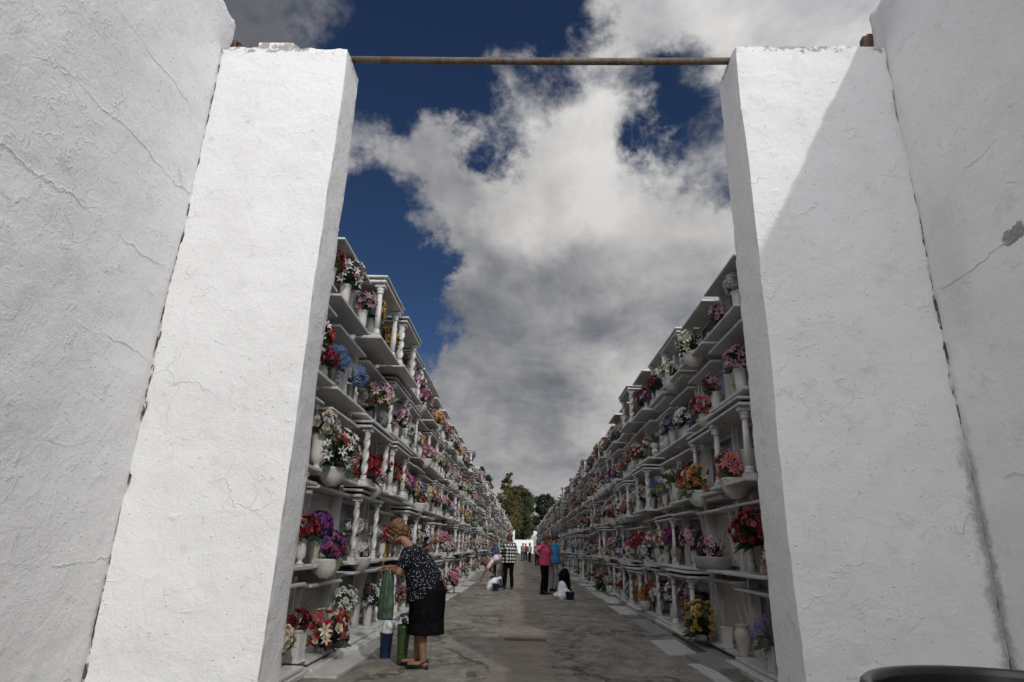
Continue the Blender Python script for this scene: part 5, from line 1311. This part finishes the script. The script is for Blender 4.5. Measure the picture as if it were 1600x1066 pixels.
# candle and gilt votive lamp in front of the woman
cd_ = ob('candle', None, None, TR((-2.27, 10.75, ROWZ['L'][1]))); tag(cd_, 'thin white candle on the shelf right in front of the bending woman', 'candle')
m = MB(); m.lathe([(.03, 0), (.03, .01), (.018, .015), (.018, .30), (.010, .32)], 14); ob('wax', m.mesh('wax', 'wax'), cd_)
m = MB(); m.tube([(0, 0, .31), (.002, 0, .335)], .002, 5); ob('wick', m.mesh('wick', 'letters'), cd_)
vl = ob('votive_lamp', None, None, TR((-2.25, 10.58, ROWZ['L'][1]))); tag(vl, 'gilt votive lamp on the shelf between red roses and thin candle', 'lamp')
m = MB(); m.lathe([(.035, 0), (.04, .02), (.03, .04), (.045, .10), (.042, .24), (.03, .27), (.012, .30)], 14, flute=.06, nfl=7); ob('glass', m.mesh('glass', 'gold_metal'), vl)
# black wire flower stand with a pink wreath, beyond the woman
st = ob('flower_stand', None, None, TR((-1.93, 17.6, 0), -PI/2)); tag(st, 'low black wire stand holding a big pink and white spray of flowers, beyond the woman', 'flower stand')
for sx in (-1, 1):
    for sy in (-1, 1):
        m = MB(); m.tube([(sx*.16, sy*.12, 0), (sx*.13, sy*.09, .26)], .009, 6); ob('leg', m.mesh('leg', 'metal_black'), st)
m = MB(); m.tube([(.14*math.cos(a), .10*math.sin(a), .26) for a in [2*PI*k/16 for k in range(17)]], .009, 6); ob('ring', m.mesh('ring', 'metal_black'), st)
bl, lv = bouquet_plan('carnation', ['pink', 'palepink', 'white'], .27, 4, 1.1)
bm2 = MB(); cs = ['pink', 'palepink', 'white', 'gold']
for t_, c1, c2, p, d, s in bl: bm2.merge(bloomM(t_, 1), facing(p, d, s*1.15), [cs.index(c1), cs.index(c2), 3])
ob('blooms', bm2.mesh('blooms', [petal(c) for c in cs]), st, Matrix.Translation((0, 0, .25)))
f = MB()
for p, d, L in lv: f.merge(LEAF[1], leaf_T(p, d, L, p.x*40))
ob('foliage', f.mesh('foliage', 'leaf_green'), st, Matrix.Translation((0, 0, .25)))

# ------------------------------------------------------------------ far end: white gate, white wall, trees
fg = [(-3.4, -1.75, 4.3, 'left'), (1.9, 3.6, 4.3, 'right')]
for x0, x1, z, sd in fg:
    m = MB(); m.bbox(((x0+x1)/2, 126.2, z/2), (x1-x0, .5, z), .02); t_ = ob('end_gate_pillar', m.mesh('end_gate_pillar', 'white_paint')); tag(t_, f'bright white gate pillar at the far end of the lane, {sd} of the opening', 'pillar', 'far gate pillars')
m = MB(); m.bbox((0, 138, 1.35), (60, .3, 2.7), .02); t_ = ob('boundary_wall', m.mesh('boundary_wall', 'white_paint')); tag(t_, 'low bright white wall closing the view beyond the far gate', 'wall')
def leafmat(name, col, sc=0.6):
    m, nt, b = pbr(name, col, 0.6, 0.25); g = nt.nodes.new('ShaderNodeNewGeometry')
    n = fnoise(nt, g.outputs['Position'], sc, 4, .6); n2 = nt.nodes.new('ShaderNodeTexWhiteNoise'); 
    c = mixcol(nt, mrange(nt, n, .35, .65), tuple(x*.55 for x in col), tuple(x*1.5 for x in col))
    lk(nt, c, b.inputs['Base Color']); MATS[name] = m
leafmat('foliage_olive', (.085, .080, .030)); leafmat('foliage_dark', (.030, .040, .020)); leafmat('foliage_green', (.050, .062, .026))
simple('bark', (.14, .11, .08), .9, .2, .4, 3, .02)
def tree(label, base, th, tr_, clumps, n, lm, seed, leaf=.5, limb_to=None):
    rr = random.Random(seed); root = ob('tree', None, None, TR(base)); tag(root, label, 'tree', 'trees beyond the far wall')
    m = MB(); top = Vector((clumps[0][0][0]*.3, 0, th))
    m.tube([(0, 0, 0), (.1, 0, th*.4), tuple(top)], [tr_, tr_*.75, tr_*.5], 9)
    for c, r in clumps:
        c = Vector(c); s0 = Vector((c.x*.15, 0, min(th, c.z*.55))); m.tube([tuple(s0), tuple(s0.lerp(c, .5)+Vector((0, 0, .4))), tuple(c)], [tr_*.35, tr_*.2, tr_*.06], 6)
    ob('trunk', m.mesh('trunk', 'bark'), root)
    # crown: small leaf clumps through each lobe, thinner inside, with gaps
    V = []; F = []; k = 0
    tot = sum(r[0]*r[1]*r[2] for c, r in clumps)
    for c, r in clumps:
        nn = int(n*r[0]*r[1]*r[2]/tot)+60; c = Vector(c)
        subs = []
        for i in range(max(5, nn//90)):
            d = Vector((rr.gauss(0, 1), rr.gauss(0, 1), rr.gauss(0, 1))).normalized()*rr.uniform(.45, 1.0); subs.append((Vector((c.x+d.x*r[0], c.y+d.y*r[1], c.z+d.z*r[2])), rr.uniform(.22, .42)*min(r)))
        for i in range(nn):
            s0, sr = rr.choice(subs); d = Vector((rr.gauss(0, .55), rr.gauss(0, .55), rr.gauss(0, .45)))*sr*1.15; p = s0+d
            u = Vector((rr.gauss(0, 1), rr.gauss(0, 1), rr.gauss(0, 1))).normalized(); v = u.cross(Vector((rr.gauss(0, 1), rr.gauss(0, 1), rr.gauss(0, 1)))).normalized()
            a = leaf*rr.uniform(.6, 1.25); b_ = a*rr.uniform(.4, .7)
            V += [tuple(p-u*a*.5), tuple(p+v*b_*.5), tuple(p+u*a*.5), tuple(p-v*b_*.5)]; F.append((k, k+1, k+2, k+3)); k += 4
    m = MB(); m.add(V, F, 0, False); ob('crown', m.mesh('crown', lm), root)
def px(x, y): return ((x-815)*.158, 1.25+(855-y)*.158)
def cl(lst, bx):
    out = []
    for x, y, r in lst:
        X, Z = px(x, y); out.append(((X-bx, random.Random(x).uniform(-2, 2), Z), (r*.175, r*.15, r*.175)))
    return out
tree('tall olive-brown eucalyptus with a high tuft, beyond the white wall', (-2.6, 157, 0), 9, .38, cl([(789, 748, 6), (786, 758, 8), (783, 770, 8), (796, 778, 12), (806, 770, 8), (781, 790, 11), (790, 805, 13), (798, 822, 14), (800, 797, 12)], -2.6), 24000, 'foliage_olive', 3, .45)
tree('broad mid-green tree right behind the far gate opening', (.3, 161, 0), 7, .35, cl([(814, 776, 11), (818, 792, 13), (812, 808, 14), (818, 826, 14), (806, 838, 12)], .3), 22000, 'foliage_green', 4, .45)
tree('dark rounded tree at the right behind the far gate', (5.2, 165, 0), 7, .3, cl([(834, 784, 9), (846, 781, 9), (858, 784, 9), (868, 790, 9), (842, 796, 9), (856, 802, 14), (838, 822, 13), (852, 826, 14), (866, 812, 12)], 5.2), 24000, 'foliage_dark', 5, .5)
tree('slim dark tree peeping over the left niche wall', (-10.6, 158, 0), 10, .25, cl([(748, 744, 7), (752, 756, 8), (756, 768, 8), (750, 785, 12)], -10.6), 7000, 'foliage_dark', 6, .45)
